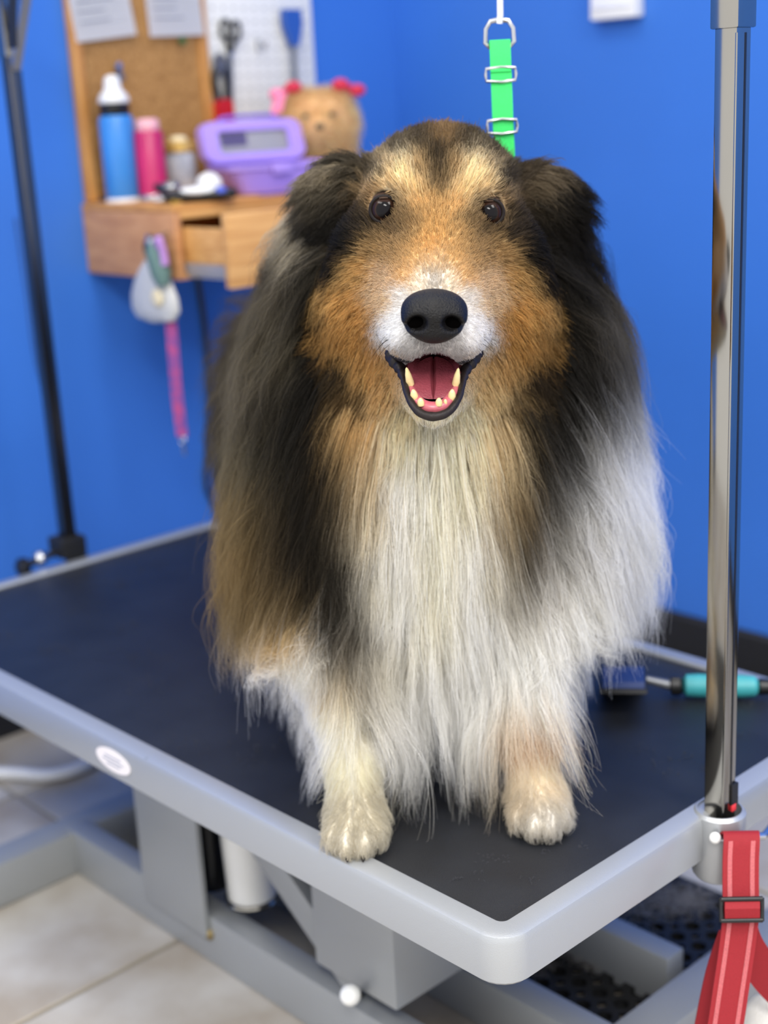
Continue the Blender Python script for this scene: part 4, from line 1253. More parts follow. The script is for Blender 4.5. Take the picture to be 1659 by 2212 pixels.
BODY = [
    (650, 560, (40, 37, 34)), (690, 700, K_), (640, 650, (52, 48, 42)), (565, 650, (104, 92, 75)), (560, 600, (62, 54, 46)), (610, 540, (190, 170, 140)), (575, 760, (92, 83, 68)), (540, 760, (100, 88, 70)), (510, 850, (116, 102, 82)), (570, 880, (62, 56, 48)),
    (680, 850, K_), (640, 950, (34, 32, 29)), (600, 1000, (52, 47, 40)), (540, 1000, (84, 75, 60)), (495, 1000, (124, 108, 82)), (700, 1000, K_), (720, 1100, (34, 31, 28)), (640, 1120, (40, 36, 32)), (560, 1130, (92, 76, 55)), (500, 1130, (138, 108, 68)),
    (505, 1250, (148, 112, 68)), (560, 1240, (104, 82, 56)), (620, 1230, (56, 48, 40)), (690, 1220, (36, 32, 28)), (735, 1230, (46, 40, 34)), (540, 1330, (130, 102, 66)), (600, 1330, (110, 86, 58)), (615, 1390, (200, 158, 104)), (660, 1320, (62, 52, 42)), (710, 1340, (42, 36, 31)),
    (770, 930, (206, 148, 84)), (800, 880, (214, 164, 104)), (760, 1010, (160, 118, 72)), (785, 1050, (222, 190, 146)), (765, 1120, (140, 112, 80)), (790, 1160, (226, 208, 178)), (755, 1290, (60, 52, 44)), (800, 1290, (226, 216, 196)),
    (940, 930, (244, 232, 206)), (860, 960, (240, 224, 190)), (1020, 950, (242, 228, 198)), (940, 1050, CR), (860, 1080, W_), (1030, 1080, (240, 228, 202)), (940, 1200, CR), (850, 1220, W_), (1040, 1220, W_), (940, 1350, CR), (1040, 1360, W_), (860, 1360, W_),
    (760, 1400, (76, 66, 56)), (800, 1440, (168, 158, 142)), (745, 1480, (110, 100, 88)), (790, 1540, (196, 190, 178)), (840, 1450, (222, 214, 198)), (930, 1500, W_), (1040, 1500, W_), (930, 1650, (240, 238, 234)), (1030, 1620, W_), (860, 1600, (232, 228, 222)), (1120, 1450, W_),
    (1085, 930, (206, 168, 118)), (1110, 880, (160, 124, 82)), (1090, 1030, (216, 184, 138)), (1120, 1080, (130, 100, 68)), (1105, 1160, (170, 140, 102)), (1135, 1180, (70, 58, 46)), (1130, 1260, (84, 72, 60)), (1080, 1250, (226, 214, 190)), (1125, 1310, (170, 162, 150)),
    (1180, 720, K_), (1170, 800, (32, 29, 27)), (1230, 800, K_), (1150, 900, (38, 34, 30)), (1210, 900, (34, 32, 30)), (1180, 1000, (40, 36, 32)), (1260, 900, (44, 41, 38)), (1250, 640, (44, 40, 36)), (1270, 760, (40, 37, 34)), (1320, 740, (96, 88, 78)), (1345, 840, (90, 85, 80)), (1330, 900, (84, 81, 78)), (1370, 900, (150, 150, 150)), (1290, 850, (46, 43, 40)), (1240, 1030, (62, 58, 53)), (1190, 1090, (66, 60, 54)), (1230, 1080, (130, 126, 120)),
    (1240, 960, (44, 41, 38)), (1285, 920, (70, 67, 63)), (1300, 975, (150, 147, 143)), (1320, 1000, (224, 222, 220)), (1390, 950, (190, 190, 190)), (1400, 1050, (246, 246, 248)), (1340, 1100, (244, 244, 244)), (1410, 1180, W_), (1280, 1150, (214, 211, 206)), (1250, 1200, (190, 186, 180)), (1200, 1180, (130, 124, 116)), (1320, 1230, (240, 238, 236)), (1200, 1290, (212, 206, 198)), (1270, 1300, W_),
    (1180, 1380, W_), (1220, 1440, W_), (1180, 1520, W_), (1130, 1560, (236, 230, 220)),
    (650, 1450, (244, 238, 226)), (620, 1520, (240, 240, 242)), (660, 1600, (240, 240, 240)), (735, 1560, (240, 230, 206)), (750, 1660, (242, 232, 206)), (740, 1500, (220, 190, 150)), (770, 1760, (196, 184, 160)), (770, 1840, (198, 187, 166)),  # paw whites toned down where light from above overexposes them
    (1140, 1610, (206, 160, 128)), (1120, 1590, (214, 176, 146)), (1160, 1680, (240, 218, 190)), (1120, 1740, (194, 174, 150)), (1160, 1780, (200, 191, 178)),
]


def seeds(L, dep):
    P = np.array([D(a[0], a[1], dep) for a in L], np.float32)
    return P, np.array([lin(a[2]) for a in L], np.float32)


FP, FC = seeds(FACE, 1.33)
BP, BC = seeds(BODY, 1.48)


CAML = np.array([(CAM_POS - DOG_O) @ DU, (CAM_POS - DOG_O) @ DW, (CAM_POS - DOG_O)[2]])


def flat(P, w0):
    # front-view coordinates of the coat pattern: slide along the line of sight to the reference depth
    s = ((w0 - CAML[1]) / (P[:, 1] - CAML[1]))[:, None]
    Q = CAML + (P - CAML) * s
    return Q[:, [0, 2]].astype(np.float32)


def blend(P, SP, SCOL, sig, w0):
    q = flat(P, w0); sp = flat(SP, w0)
    out = np.empty((len(P), 3), np.float32)
    for i in range(0, len(P), 20000):
        d = np.sqrt(((q[i:i + 20000, None, :] - sp[None]) ** 2).sum(-1))
        w = np.exp(-(d - d.min(1, keepdims=True)) / sig)
        out[i:i + 20000] = (w @ SCOL) / w.sum(1, keepdims=True)
    return out


def coat(P, headw):
    cf = blend(P, FP, FC, 0.0045, 0.06)
    cb = blend(P, BP, BC, 0.0080, 0.20)
    back = np.clip((P[:, 1] - 0.48) / 0.12, 0, 1)[:, None] * (P[:, 2] > 0.2)[:, None]
    cb = cb * (1 - back * 0.6) + np.array(lin((84, 70, 54)), np.float32) * back * 0.6
    c = cf * headw[:, None] + cb * (1 - headw[:, None])
    mxc = c.max(1, keepdims=True)
    c = c + (mxc - c) * np.array([0, 0.22, 0.07], np.float32)
    l_ = np.clip((c.mean(1, keepdims=True) - 0.05) / 0.2, 0, 1)
    return c ** (1 - (0.26 - 0.16 * headw[:, None]) * l_)


def headweight(P):
    dh = np.minimum(headF.sample(P), earF.sample(P))
    inb = ((P > headF.lo) & (P < headF.lo + (np.array(headF.n) - 1) * headF.h)).all(1)
    dh = np.where(inb, dh, 0.2)
    return np.clip(1 - dh / 0.02, 0, 1)


skin = mesh_from('body', BV, BQ, 'skin', dog)
ca = skin.data.attributes.new('col', 'FLOAT_COLOR', 'POINT')
nv = len(skin.data.vertices)
co = np.empty(nv * 3, np.float32); skin.data.vertices.foreach_get('co', co); co = co.reshape(-1, 3)
sk = coat(co, headweight(co))
# dark skin around eyes and mouth
for e_ in (EYE_L, EYE_R):
    d = np.linalg.norm(co - e_, axis=1); w = np.clip((0.0205 - d) / 0.004, 0, 1)[:, None]
    sk = sk * (1 - w) + np.array(lin((40, 32, 28)), np.float32) * w
ab = CAV_B - CAV_A


def cavd(P):
    t = np.clip((P - CAV_A) @ ab / (ab @ ab), 0, 1)
    return np.linalg.norm(P - CAV_A - t[:, None] * ab, axis=1) - CAV_R


w = np.clip((0.004 - cavd(co)) / 0.002, 0, 1)[:, None]
sk = sk * (1 - w) + np.array(lin((60, 26, 30)), np.float32) * w
ca.data.foreach_set('color', np.concatenate([sk, np.ones((nv, 1))], 1).astype(np.float32).ravel())

# ---- strands
T1, T2 = BQ[:, [0, 1, 2]], BQ[:, [0, 2, 3]]
TRI = np.concatenate([T1, T2])
TA = 0.5 * np.linalg.norm(np.cross(BV[TRI[:, 1]] - BV[TRI[:, 0]], BV[TRI[:, 2]] - BV[TRI[:, 0]]), axis=1)
TC = BV[TRI].mean(1)


def scatter(wt, n):
    p = TA * wt
    cs = np.cumsum(p); cs /= cs[-1]
    t = np.searchsorted(cs, rng.random(n)).clip(0, len(TRI) - 1)
    a, b = rng.random(n), rng.random(n)
    f = a + b > 1; a[f] = 1 - a[f]; b[f] = 1 - b[f]
    V0, V1, V2 = BV[TRI[t, 0]], BV[TRI[t, 1]], BV[TRI[t, 2]]
    return (V0 + (V1 - V0) * a[:, None] + (V2 - V0) * b[:, None]).astype(np.float32)


def nrmz(v):
    return v / np.maximum(np.linalg.norm(v, axis=1, keepdims=True), 1e-9)


def grow(R, length, K, flow, lift, layer, droop):
    """strands from roots R that follow a flow field, sag, and stay outside the body at their layer height"""
    N = len(R)
    P = np.empty((N, K, 3), np.float32)
    P[:, 0] = R
    p = R.copy()
    n0 = body.grad(R)
    st = (length / (K - 1))[:, None]
    for k in range(1, K):
        t = k / (K - 1)
        g = body.grad(p)
        f = nrmz(flow(p, g))
        f = f - g * np.minimum((f * g).sum(1, keepdims=True), 0)
        d = nrmz(n0 * lift[:, None] * (1 - t) ** 1.3 + f * (0.55 + 0.45 * t) + np.array([0, 0, -1], np.float32) * droop * t)
        p = p + d * st
        s = body.sample(p)
        want = layer * min(1.0, t * 1.8)
        push = np.clip(want - s, 0, 0.03)
        p = p + body.grad(p) * push[:, None]
        p[:, 2] = np.maximum(p[:, 2], 0.0012 + 0.006 * rng.random(N))
        P[:, k] = p
    return P


def children(R, guides, gP, lenj, clump, frizz, wave):
    kd = kdtree.KDTree(len(guides))
    for i, g in enumerate(guides): kd.insert(g, i)
    kd.balance()
    idx = np.fromiter((kd.find(r)[1] for r in R.tolist()), np.int64, len(R))
    G = gP[idx]
    K = G.shape[1]
    t = np.linspace(0, 1, K, dtype=np.float32)[None, :, None]
    sc = lenj[:, None, None]
    P = R[:, None, :] + (G - G[:, :1]) * sc
    c = (clump[:, None, None] * t ** 1.2)
    P = P * (1 - c) + (G[:, :1] + (G - G[:, :1]) * sc) * c
    a = rng.normal(0, 1, (len(R), 1, 3)).astype(np.float32)
    b = rng.normal(0, 1, (len(R), 1, 3)).astype(np.float32)
    ph = rng.random((len(R), 1, 1)).astype(np.float32) * 6.28
    P = P + a * frizz[:, None, None] * t ** 1.5 + b * wave[:, None, None] * t * np.sin(ph + t * 9.0)
    ga = rng.normal(0, 1, (len(guides), 1, 3)).astype(np.float32)[idx]
    gp = (rng.random((len(guides), 1, 1)).astype(np.float32) * 6.28)[idx]
    P = P + ga * wave[:, None, None] * 1.6 * t * np.sin(gp + t * 8.0)
    return P, idx


def fix(P, minoff):
    N, K, _ = P.shape
    for k in range(1, K):
        p = np.ascontiguousarray(P[:, k])
        s = body.sample(p)
        push = np.clip(minoff - s, 0, 0.02)
        m_ = push > 0
        if m_.any():
            p[m_] += body.grad(p[m_]) * push[m_][:, None]
        p[:, 2] = np.maximum(p[:, 2], 0.001)
        P[:, k] = p
    return P


def radii(N, K, r0, tip=0.25, p=1.0):
    t = np.linspace(0, 1, K)[None, :]
    return (r0[:, None] if hasattr(r0, '__len__') else r0) * (1 - (1 - tip) * t ** p) * np.ones((N, 1))


def shade(col, n, amt):
    f = np.exp(rng.normal(0, amt, (n, 1))).astype(np.float32)
    return np.clip(col * f, 0, 0.95)


hw_t = headweight(TC)
inear = np.where(((TC > earF.lo) & (TC < earF.lo + (np.array(earF.n) - 1) * earF.h)).all(1), earF.sample(TC) < 0.012, False) & (np.abs(TC[:, 0] - 0.025) > 0.075)
legz = (TC[:, 2] < 0.17) & (TC[:, 1] < 0.16) & (np.abs(TC[:, 0]) > 0.05)
visible_front = TC[:, 1] < 0.75
bare = (np.linalg.norm(TC - EYE_L, axis=1) < 0.0178) | (np.linalg.norm(TC - EYE_R, axis=1) < 0.0178) | (cavd(TC) < 0.0035) | (np.linalg.norm((TC - NOSE) * np.array([1, 0.9, 1]), axis=1) < 0.021)
NOSE_AT = D(938, 684, 1.176)
solid = Field((-0.036, -0.032, -0.034), (0.036, 0.036, 0.034), 0.0016)
solid.add('e', (0, 0.006, 0.006), (0.0275, 0.022, 0.0165), k=0.004)
solid.add('e', (0, 0.002, -0.010), (0.0200, 0.019, 0.0130), k=0.012)
for s in (-1, 1):
    solid.add('e', (s * 0.0145, -0.002, -0.0005), (0.0128, 0.0150, 0.0135), k=0.007)


def clear_nose(P):
    keep = np.ones(len(P), bool)
    for k in range(P.shape[1]):
        q = P[:, k] - NOSE_AT.astype(np.float32)
        near = (np.abs(q) < 0.031).all(1)
        ins = np.zeros(len(P), bool)
        if near.any(): ins[near] = solid.sample(q[near]) < (-0.0015 if k == 0 else -0.0005)
        keep &= ~ins
    return keep


# short face coat -------------------------------------------------
NT = D(938, 672, 1.17)


def flow_face(p, g):
    v = nrmz(p - NT)
    low = np.clip((0.60 - p[:, 2]) / 0.05, 0, 1) * np.clip((p[:, 1] + 0.03) / 0.08, 0, 1)
    v = v + np.stack([np.zeros(len(p)), low * 0.2, -low * 0.9], 1)
    return v - g * (v * g).sum(1, keepdims=True)


def face_len(p):
    r = np.linalg.norm(p - NT, axis=1)
    L = np.interp(r, [0.03, 0.08, 0.15, 0.20, 0.27], [0.0035, 0.0055, 0.009, 0.014, 0.022])
    ck = np.clip((0.585 - p[:, 2]) / 0.05, 0, 1) * np.clip((p[:, 1] - 0.02) / 0.07, 0, 1)
    return L + ck * 0.026


face_w = ((hw_t > 0.5) & ~inear & ~bare & (TC[:, 1] < 0.22)).astype(float)
face_w *= np.interp(np.linalg.norm(TC - NT, axis=1), [0.03, 0.12, 0.25], [2.2, 1.6, 1.0])
gR = scatter(face_w, 5000)
gL = face_len(gR) * np.exp(rng.normal(0, 0.12, len(gR)))
gP = grow(gR, gL, 5, flow_face, np.interp(gL, [0.004, 0.04], [0.45, 0.6]), np.minimum(gL * 0.28, 0.014), 0.15)
R = scatter(face_w, 95000)
fl_ = face_len(R)
P, idx = children(R, gR, gP, np.exp(rng.normal(0, 0.16, len(R))).astype(np.float32), rng.uniform(0.05, 0.4, len(R)).astype(np.float32), (0.07 * fl_).astype(np.float32), (0.03 * fl_).astype(np.float32))
P = fix(P, 0.0008)
kp = clear_nose(P)
P, R, fl_ = P[kp], R[kp], fl_[kp]
jit = rng.normal(0, 1, (len(R), 3)) * np.interp(fl_, [0.005, 0.04], [0.0022, 0.005])[:, None]
c = coat((P[:, 2] + jit).astype(np.float32), np.ones(len(R)))
griz = rng.random(len(R)) < np.interp(np.linalg.norm(R - NT, axis=1), [0.05, 0.1, 0.2, 0.25], [0.0, 0.07, 0.15, 0.05])
c = np.where(griz[:, None], c * 0.35, c)
curves_obj('face_fur', P, radii(len(R), 5, np.interp(fl_, [0.004, 0.04], [0.00021, 0.00026]), 0.3), shade(c, len(R), 0.16), 'fur', dog)

# ears -------------------------------------------------------------
def flow_ear(p, g):
    s = np.sign(p[:, 0] - 0.025)
    v = np.stack([s * 0.75, np.full(len(p), 0.25), np.full(len(p), -0.35) - 0.9 * np.clip((0.60 - p[:, 2]) / 0.04, 0, 1)], 1)
    return v


ear_w = inear.astype(float)
gR = scatter(ear_w, 900)
gP = grow(gR, rng.uniform(0.016, 0.044, len(gR)), 6, flow_ear, np.full(len(gR), 0.45), rng.uniform(0, 0.010, len(gR)), 0.45)
R = scatter(ear_w, 16000)
P, idx = children(R, gR, gP, rng.uniform(0.7, 1.15, len(R)).astype(np.float32), rng.uniform(0.2, 0.75, len(R)).astype(np.float32), np.full(len(R), 0.0022, np.float32), np.full(len(R), 0.0012, np.float32))
c = coat((P[:, 3] + rng.normal(0, 0.004, (len(R), 3))).astype(np.float32), np.ones(len(R)))
curves_obj('ear_fur', P, radii(len(R), 6, 0.00027, 0.25), shade(c, len(R), 0.22), 'fur', dog)

# long coat ---------------------------------------------------------
def flow_body(p, g):
    ax = np.interp(p[:, 1], [0.1, 0.3, 0.65, 0.9], [0.0, -0.015, -0.12, -0.17])
    du = p[:, 0] - ax
    out = np.clip(du / 0.15, -1, 1)
    back = np.interp(p[:, 1], [0.05, 0.15, 0.35, 0.6], [-0.08, 0.03, 0.35, 0.5])
    top = np.clip((p[:, 2] - 0.42) / 0.08, 0, 1) * np.clip((p[:, 1] - 0.25) / 0.1, 0, 1)
    v = np.stack([out * 0.32, back + top * 0.9, np.full(len(p), -1.0)], 1)
    return v - g * (v * g).sum(1, keepdims=True) * 0.6


def body_len(p):
    L = np.interp(p[:, 1], [0.08, 0.2, 0.4, 0.6], [0.135, 0.135, 0.11, 0.09])
    nk = np.clip((p[:, 2] - 0.50) / 0.08, 0, 1)
    L = L * (1 - 0.15 * nk)
    tp = np.clip((p[:, 2] - 0.44) / 0.06, 0, 1) * np.clip((p[:, 1] - 0.3) / 0.1, 0, 1)
    L = L * (1 - 0.4 * tp)
    lowc = np.clip((0.26 - p[:, 2]) / 0.08, 0, 1) * np.clip(1 - np.abs(p[:, 0]) / 0.14, 0, 1)
    L = L * (1 + 0.25 * lowc)
    side = np.clip((np.abs(p[:, 0] - 0.0) - 0.085) / 0.04, 0, 1) * (p[:, 1] < 0.5)
    room = np.maximum(p[:, 2] - np.where(side > 0.5, 0.165, 0.03), 0.02)
    return np.minimum(L * (1 + 0.2 * lowc), room * 1.1)


body_w = ((hw_t < 0.55) | (TC[:, 1] > 0.17)) & ~inear & ~legz & ~bare & (TC[:, 2] > 0.15) & ((TC[:, 2] < 0.60) | (TC[:, 1] > 0.2)) & (TC[:, 2] < 0.625)
wts = body_w * np.where(TC[:, 1] < 0.34, 1.0, 0.4) * np.where(TC[:, 1] > 0.62, 0.5, 1.0) * np.where((TC[:, 1] < 0.2) & (np.abs(TC[:, 0]) < 0.13), 1.35, 1.0)
gR = scatter(wts, 7500)
gL = body_len(gR) * np.exp(rng.normal(0, 0.14, len(gR)))
thick = np.interp(gR[:, 1], [0.08, 0.2, 0.45, 0.7], [0.040, 0.040, 0.040, 0.035])
gP = grow(gR, gL, 10, flow_body, rng.uniform(0.35, 0.75, len(gR)), thick * rng.random(len(gR)) ** 1.2, 0.35)
R = scatter(wts, 180000)
P, idx = children(R, gR, gP, rng.uniform(0.72, 1.12, len(R)).astype(np.float32), rng.uniform(0.1, 0.7, len(R)).astype(np.float32), np.full(len(R), 0.0034, np.float32), np.where(np.abs(R[:, 0]) > 0.075, 0.0042, 0.0026).astype(np.float32))
fly = rng.random(len(R)) < 0.03
P[fly] += (rng.normal(0, 0.012, (fly.sum(), 1, 3)) * np.linspace(0, 1, 10)[None, :, None] ** 2).astype(np.float32)
P = fix(P, 0.002)
jit = rng.normal(0, 0.0060, (len(R), 3))
keys = []
for k_ in (2, 5, 8):
    q_ = (P[:, k_] + jit).astype(np.float32)
    keys.append(coat(q_, headweight(q_) * (P[:, 0, 1] < 0.2) * 0.8))
tk = np.linspace(0, 1, 10)
c = np.empty((len(R), 10, 3), np.float32)
fs = np.exp(rng.normal(0, 0.17, (len(R), 1))).astype(np.float32)
for k_, t_ in enumerate(tk):
    a_ = np.clip(t_ / tk[9] * 9 - 2, 0, 6) / 3
    lo_ = min(int(a_), 1)
    c[:, k_] = np.clip((keys[lo_] * (1 - (a_ - lo_)) + keys[lo_ + 1] * (a_ - lo_)) * fs, 0, 0.95)
lum = c.mean((1, 2))
rr = np.where(lum > 0.4, 0.00019, 0.00018)
curves_obj('long_coat', P, radii(len(R), 10, rr, 0.2, 1.5), c, 'fur', dog)

# legs ---------------------------------------------------------------
def flow_leg(p, g):
    v = np.stack([np.zeros(len(p)), -0.25 * (p[:, 2] < 0.05) + 0.3 * (p[:, 2] > 0.05), np.full(len(p), -1.0)], 1)
    return v - g * (v * g).sum(1, keepdims=True)


leg_w = (legz | ((TC[:, 2] < 0.16) & (TC[:, 1] > 0.4))).astype(float) * (TC[:, 2] > 0.004) * np.where(TC[:, 1] > 0.4, 0.3, 1)
gR = scatter(leg_w, 2600)
gn = body.grad(gR)
gP = grow(gR, np.interp(gR[:, 2], [0.01, 0.05, 0.12], [0.010, 0.016, 0.024]) * np.exp(rng.normal(0, 0.15, len(gR))), 5, flow_leg, np.full(len(gR), 0.5), rng.uniform(0, 0.004, len(gR)), 0.1)
R = scatter(leg_w, 62000)
P, idx = children(R, gR, gP, rng.uniform(0.8, 1.15, len(R)).astype(np.float32), rng.uniform(0.0, 0.4, len(R)).astype(np.float32), np.full(len(R), 0.0014, np.float32), np.full(len(R), 0.0008, np.float32))
P = fix(P, 0.0006)
c = coat((P[:, 2] + rng.normal(0, 0.004, (len(R), 3))).astype(np.float32), np.zeros(len(R)))
curves_obj('leg_fur', P, radii(len(R), 5, 0.00017, 0.3), shade(c, len(R), 0.10), 'fur', dog)
# feathering behind the forelegs
fe_w = (legz & (TC[:, 2] > 0.06) & (body.grad(TC.astype(np.float32))[:, 1] > 0.1)).astype(float)
gR = scatter(fe_w, 700)


def flow_fe(p, g):
    s = np.sign(p[:, 0])
    return np.stack([s * 0.25, np.full(len(p), 0.55), np.full(len(p), -1.0)], 1)


gP = grow(gR, rng.uniform(0.05, 0.085, len(gR)), 7, flow_fe, np.full(len(gR), 0.7), rng.uniform(0, 0.02, len(gR)), 0.4)
R = scatter(fe_w, 12000)
P, idx = children(R, gR, gP, rng.uniform(0.7, 1.15, len(R)).astype(np.float32), rng.uniform(0.3, 0.8, len(R)).astype(np.float32), np.full(len(R), 0.002, np.float32), np.full(len(R), 0.001, np.float32))
P[:, :, 2] = np.maximum(P[:, :, 2], 0.001)
c = np.tile(np.array([lin((240, 238, 234))], np.float32), (len(R), 1))
curves_obj('leg_feathering', P, radii(len(R), 7, 0.00024, 0.2), shade(c, len(R), 0.08), 'fur', dog)


# ---- eyes
def aim(o, src, dst):
    o.rotation_euler = (Vector(dst) - Vector(src)).to_track_quat('-Y', 'Z').to_euler()


for e_, s in ((EYE_L, -1), (EYE_R, 1)):
    ey = ellip('eye', (0, 0, 0), (ER, ER, ER), 'eye', dog, 40, 28)
    ey.location = tuple(e_)
    aim(ey, e_, CAML + np.array([s * 0.12, 0, -0.05]))
    # lids: a rim that follows the almond opening
    pts = []
    for i in range(28):
        a = 2 * PI * i / 28
        x = 0.0134 * math.cos(a); z = (0.0126 if math.sin(a) > 0 else 0.0120) * math.sin(a)
        y = -math.sqrt(max(0.0, (ER + 0.0006) ** 2 - x * x - z * z))
        pts.append((x, y, z))
    bm = bmesh.new()
    bmesh.ops.create_uvsphere(bm, u_segments=36, v_segments=40, radius=ER + 0.0011)
    bmesh.ops.delete(bm, geom=[v for v in bm.verts if v.co.z < 0.0098 + 0.12 * abs(v.co.x)], context='VERTS')
    fin('upper_lid', bm, 'lidtan', ey, True)
    lidr = tube('eyelid', pts, 0.0017, 'lid', ey, 8, True)

# ---- nose leather (own fine surface)
nf = Field((-0.036, -0.032, -0.034), (0.036, 0.036, 0.034), 0.0011)
nf.add('e', (0, 0.006, 0.006), (0.0275, 0.022, 0.0165), k=0.004)
nf.add('e', (0, 0.002, -0.010), (0.0200, 0.019, 0.0130), k=0.012)
for s in (-1, 1):
    nf.add('e', (s * 0.0145, -0.002, -0.0005), (0.0128, 0.0150, 0.0135), k=0.007)
nf.add('e', (0, -0.004, 0.004), (0.012, 0.0155, 0.011), k=0.008)
for s in (-1, 1):
    nf.add('e', (s * 0.0150, -0.0165, -0.0035), (0.0086, 0.0125, 0.0068), Matrix.Rotation(s * 0.35, 4, 'Y'), k=0.004, sub=True)
    nf.add('c', (s * 0.019, -0.013, -0.0065), (s * 0.0280, 0.000, -0.0085), 0.0036, 0.0020, k=0.003, sub=True)
nf.add('c', (0, -0.0195, -0.026), (0, -0.0215, -0.008), 0.0014, 0.0006, k=0.003, sub=True)
NVv, NQ = nf.mesh()
nose = mesh_from('nose', NVv, NQ, 'nose', dog)
nose.location = tuple(NOSE_AT)
nose.rotation_euler = (math.radians(2), math.radians(3), math.radians(-1))
for s in (-1, 1):
    ellip('nostril_shade', (s * 0.0150, -0.0065, -0.0035), (0.0080, 0.002, 0.0064), mat('nostril_shade_black', (5, 4, 4), 1.0, spec=0.0), nose, 16, 10)  # matte black disc stands in for the shade inside the hole

# ---- mouth
lipL = [(846, 757, 1.262), (852, 778, 1.252), (866, 800, 1.240), (874, 830, 1.222), (884, 862, 1.205), (905, 890, 1.196), (936, 900, 1.192), (968, 890, 1.196), (990, 862, 1.205), (999, 830, 1.222), (1006, 800, 1.240), (1020, 777, 1.252), (1027, 756, 1.262)]
lp_ = spline([Vector(D(*q)) for q in lipL], 6)
n = len(lp_)
rad_ = []
for i in range(n):
    t = abs(2 * i / (n - 1) - 1)
    rad_.append(0.0030 + 0.0012 * max(0, 1 - t / 0.35) + 0.0052 * max(0, (t - 0.55) / 0.45) ** 1.0 + 0.0009 * math.sin(i * 1.9) * (t > 0.55) + 0.00012 * math.sin(i * 1.3))
rad_[0] = rad_[-1] = 0.003; rad_[1] = rad_[-2] = 0.006
tube('lower_lip', lp_, rad_, 'lip', dog, 12)
# gum ridge just inside the lip
gum_ = spline([Vector(D(*q)) for q in [(878, 800, 1.252), (884, 832, 1.232), (893, 858, 1.214), (912, 876, 1.205), (936, 882, 1.202), (960, 876, 1.205), (978, 858, 1.214), (988, 832, 1.232), (994, 800, 1.252)]], 5)
tube('gum', gum_, 0.0058, 'gum', dog, 12)
# upper lip edges at the mouth corners
for pts in ([(848, 752, 1.258), (862, 768, 1.236), (882, 772, 1.222)], [(1024, 752, 1.258), (1008, 770, 1.236), (992, 774, 1.222)]):
    tube('upper_lip', spline([Vector(D(*q)) for q in pts], 5), 0.0048, 'lip', dog, 10)
# tongue: broad, hollowed along the middle, rising to the back
bm = bmesh.new()
nu, nw = 36, 16
grid = []
for j in range(nw + 1):
    t = j / nw
    cy_ = 862 + (772 - 862) * t
    dep = 1.209 + (1.250 - 1.209) * t
    hwd = (33 + 26 * min(1, t * 2.6) ** 0.6 - 4 * t)
    row = []
    for i in range(nu + 1):
        x = -1 + 2 * i / nu
        ph = math.sqrt(max(0, 1 - (1 - min(1, t * 5)) ** 2)) if t < 0.2 else 1.0
        gy = cy_ - 11 * (1 - x * x) ** 0.5 * ph + 15 * math.exp(-(x / 0.07) ** 2) * ph
        row.append(bm.verts.new(D(936 + x * hwd * (0.35 + 0.65 * ph), gy, dep)))
    grid.append(row)
for j in range(nw):
    for i in range(nu):
        bm.faces.new((grid[j][i], grid[j][i + 1], grid[j + 1][i + 1], grid[j + 1][i]))
bmesh.ops.solidify(bm, geom=bm.faces[:], thickness=0.006)
tg = fin('tongue', bm, 'tongue', dog, True)
# the mouth lining behind the tongue
bm = bmesh.new()
lathe_bm(bm, [(0.0205, 0.0), (0.0212, 0.03), (0.019, 0.055), (0.010, 0.068), (0.0, 0.07)], 22, tuple(D(938, 820, 1.236)), tuple(D(940, 812, 1.315) - D(938, 820, 1.236)), caps=False)
fin('mouth_lining', bm, 'mouthin', dog, True)


def tooth(px, py, dep, r, h, lean):
    o = lathe('tooth', [(r, -0.002), (r * 1.05, h * 0.2), (r * 0.8, h * 0.6), (r * 0.35, h * 0.93), (0, h)], 'tooth', dog, 12, (0, 0, 0))
    o.location = tuple(D(px, py, dep)); o.rotation_euler = (0.15, lean, 0)
    return o


tooth(887, 832, 1.222, 0.0034, 0.017, -0.18)
tooth(984, 834, 1.222, 0.0034, 0.017, 0.18)
tooth(895, 858, 1.206, 0.0034, 0.0075, -0.1)
tooth(976, 858, 1.206, 0.0034, 0.0075, 0.1)
tooth(909, 871, 1.198, 0.0030, 0.0050, -0.05)
tooth(948, 871, 1.198, 0.0030, 0.0050, 0.05)
tooth(962, 868, 1.200, 0.0016, 0.0025, 0.0)

# ---- claws
for (paw, wrist, elbow) in LEGS:
    for du, dw in ((-0.0215, -0.016), (-0.008, -0.030), (0.0075, -0.031), (0.0215, -0.017)):
        o = lathe('claw', [(0.0020, 0.0), (0.0019, 0.003), (0.0010, 0.006), (0.0, 0.0075)], 'lid', dog, 8, (0, 0, 0), (0, -0.8, -0.5))
        o.location = (paw[0] + du, paw[1] + dw - 0.0135, 0.0095)

# ---- whiskers
WP, WR = [], []
for s, base in ((-1, [(868, 700), (862, 715), (872, 725), (880, 705), (858, 728)]), (1, [(1008, 702), (1014, 716), (1004, 728), (998, 706), (1018, 732)])):
    for (x, y) in base:
        a = D(x, y, 1.205)
        b = a + np.array([s * random.uniform(0.012, 0.028), 0.012, random.uniform(-0.03, -0.008)])
        m_ = (a + b) / 2 + np.array([s * 0.006, -0.004, 0.003])
        t = np.linspace(0, 1, 6)[:, None]
        WP.append((1 - t) ** 2 * a + 2 * t * (1 - t) * m_ + t * t * b)
WP = np.array(WP)
curves_obj('whiskers', WP, radii(len(WP), 6, 0.00028, 0.3), np.tile(np.array([lin((44, 40, 38))]), (len(WP), 1)), 'fur', dog)

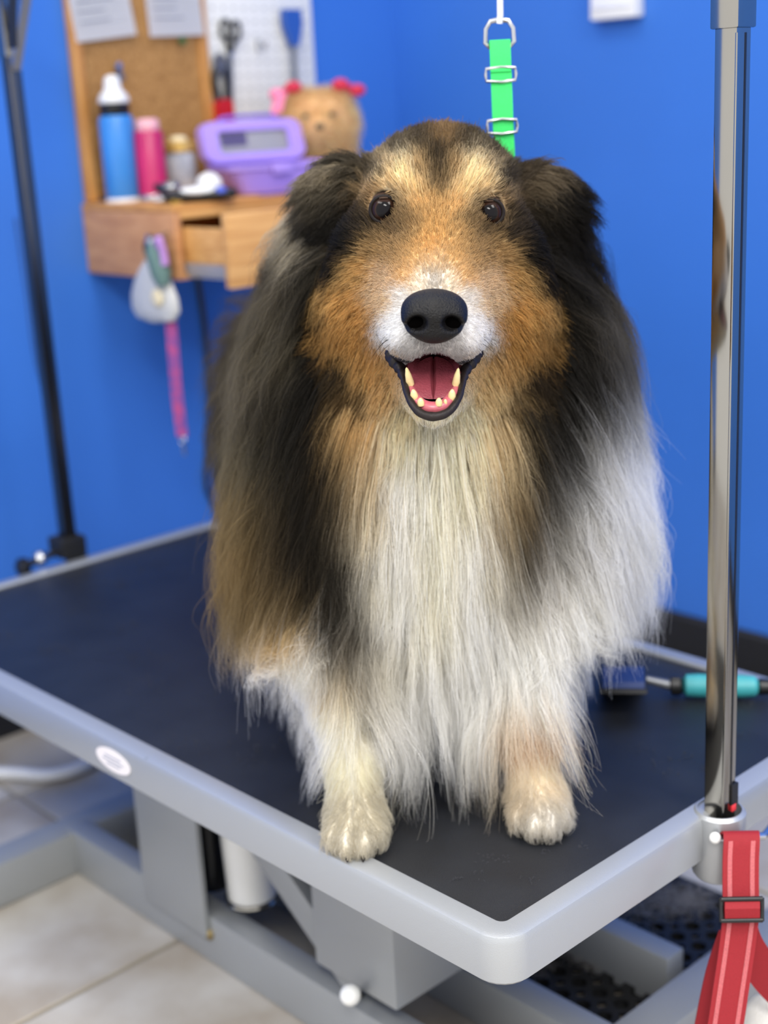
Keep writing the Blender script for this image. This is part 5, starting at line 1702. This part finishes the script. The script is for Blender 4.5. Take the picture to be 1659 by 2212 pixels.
# ------------------------------------------------------------------ loose clipped hair
def tufts(name, centres, n, size, col, z0, lab):
    PP = []
    for cx_, cy_, r_ in centres:
        for i in range(n):
            a = random.uniform(0, 2 * PI); rr_ = r_ * math.sqrt(random.random())
            b = random.uniform(0, 2 * PI); ln = random.uniform(0.4, 1) * size
            t = np.linspace(0, 1, 5)
            bend = random.uniform(-2, 2)
            x = cx_ + rr_ * math.cos(a) + np.cumsum(np.cos(b + bend * t)) * ln / 5
            y = cy_ + rr_ * math.sin(a) + np.cumsum(np.sin(b + bend * t)) * ln / 5
            z = z0 + 0.0006 + np.sin(t * PI) * random.uniform(0, 0.25) * min(r_, 0.03)
            PP.append(np.stack([x, y, z], 1))
    PP = np.array(PP)
    o = curves_obj(name, PP, np.full(PP.shape[:2], 0.00022), np.tile(np.array([lin(col)]), (len(PP), 1)), 'fur')
    tag(o, lab, 'hair', kind='stuff')
    return o


flecks = [(0.11, 0.93, 0.02), (0.18, 1.08, 0.015), (0.07, 1.02, 0.018), (0.31, 1.1, 0.012), (0.40, 1.17, 0.012), (0.16, 0.80, 0.012), (0.10, 0.72, 0.02), (0.22, 0.95, 0.012),
          (0.53, 0.08, 0.01), (0.46, 0.06, 0.012), (0.40, 0.10, 0.012), (0.05, 0.10, 0.008), (0.10, 0.055, 0.01), (0.145, 0.05, 0.008), (0.03, 0.52, 0.03), (0.08, 0.45, 0.02), (0.35, 0.05, 0.01)]
flecks = [(a + random.uniform(-0.03, 0.03), b + random.uniform(-0.03, 0.03), c * random.uniform(0.6, 1.8)) for a, b, c in flecks for _ in range(3)]
flecks = [f for f in flecks if 0.01 < f[0] < 0.59 and 0.01 < f[1] < 1.22]
tufts('clipped_hair', flecks, 7, 0.005, (92, 92, 96), TT, 'pale clipped hair scattered over the black table top')
tufts('floor_hair', [(0.62, 0.30, 0.05), (0.58, 0.36, 0.045), (0.66, 0.26, 0.03), (0.48, 0.27, 0.03), (0.40, 0.33, 0.02)], 260, 0.04, (190, 186, 182), 0.0125, 'pale shed hair lying on the perforated floor mat')
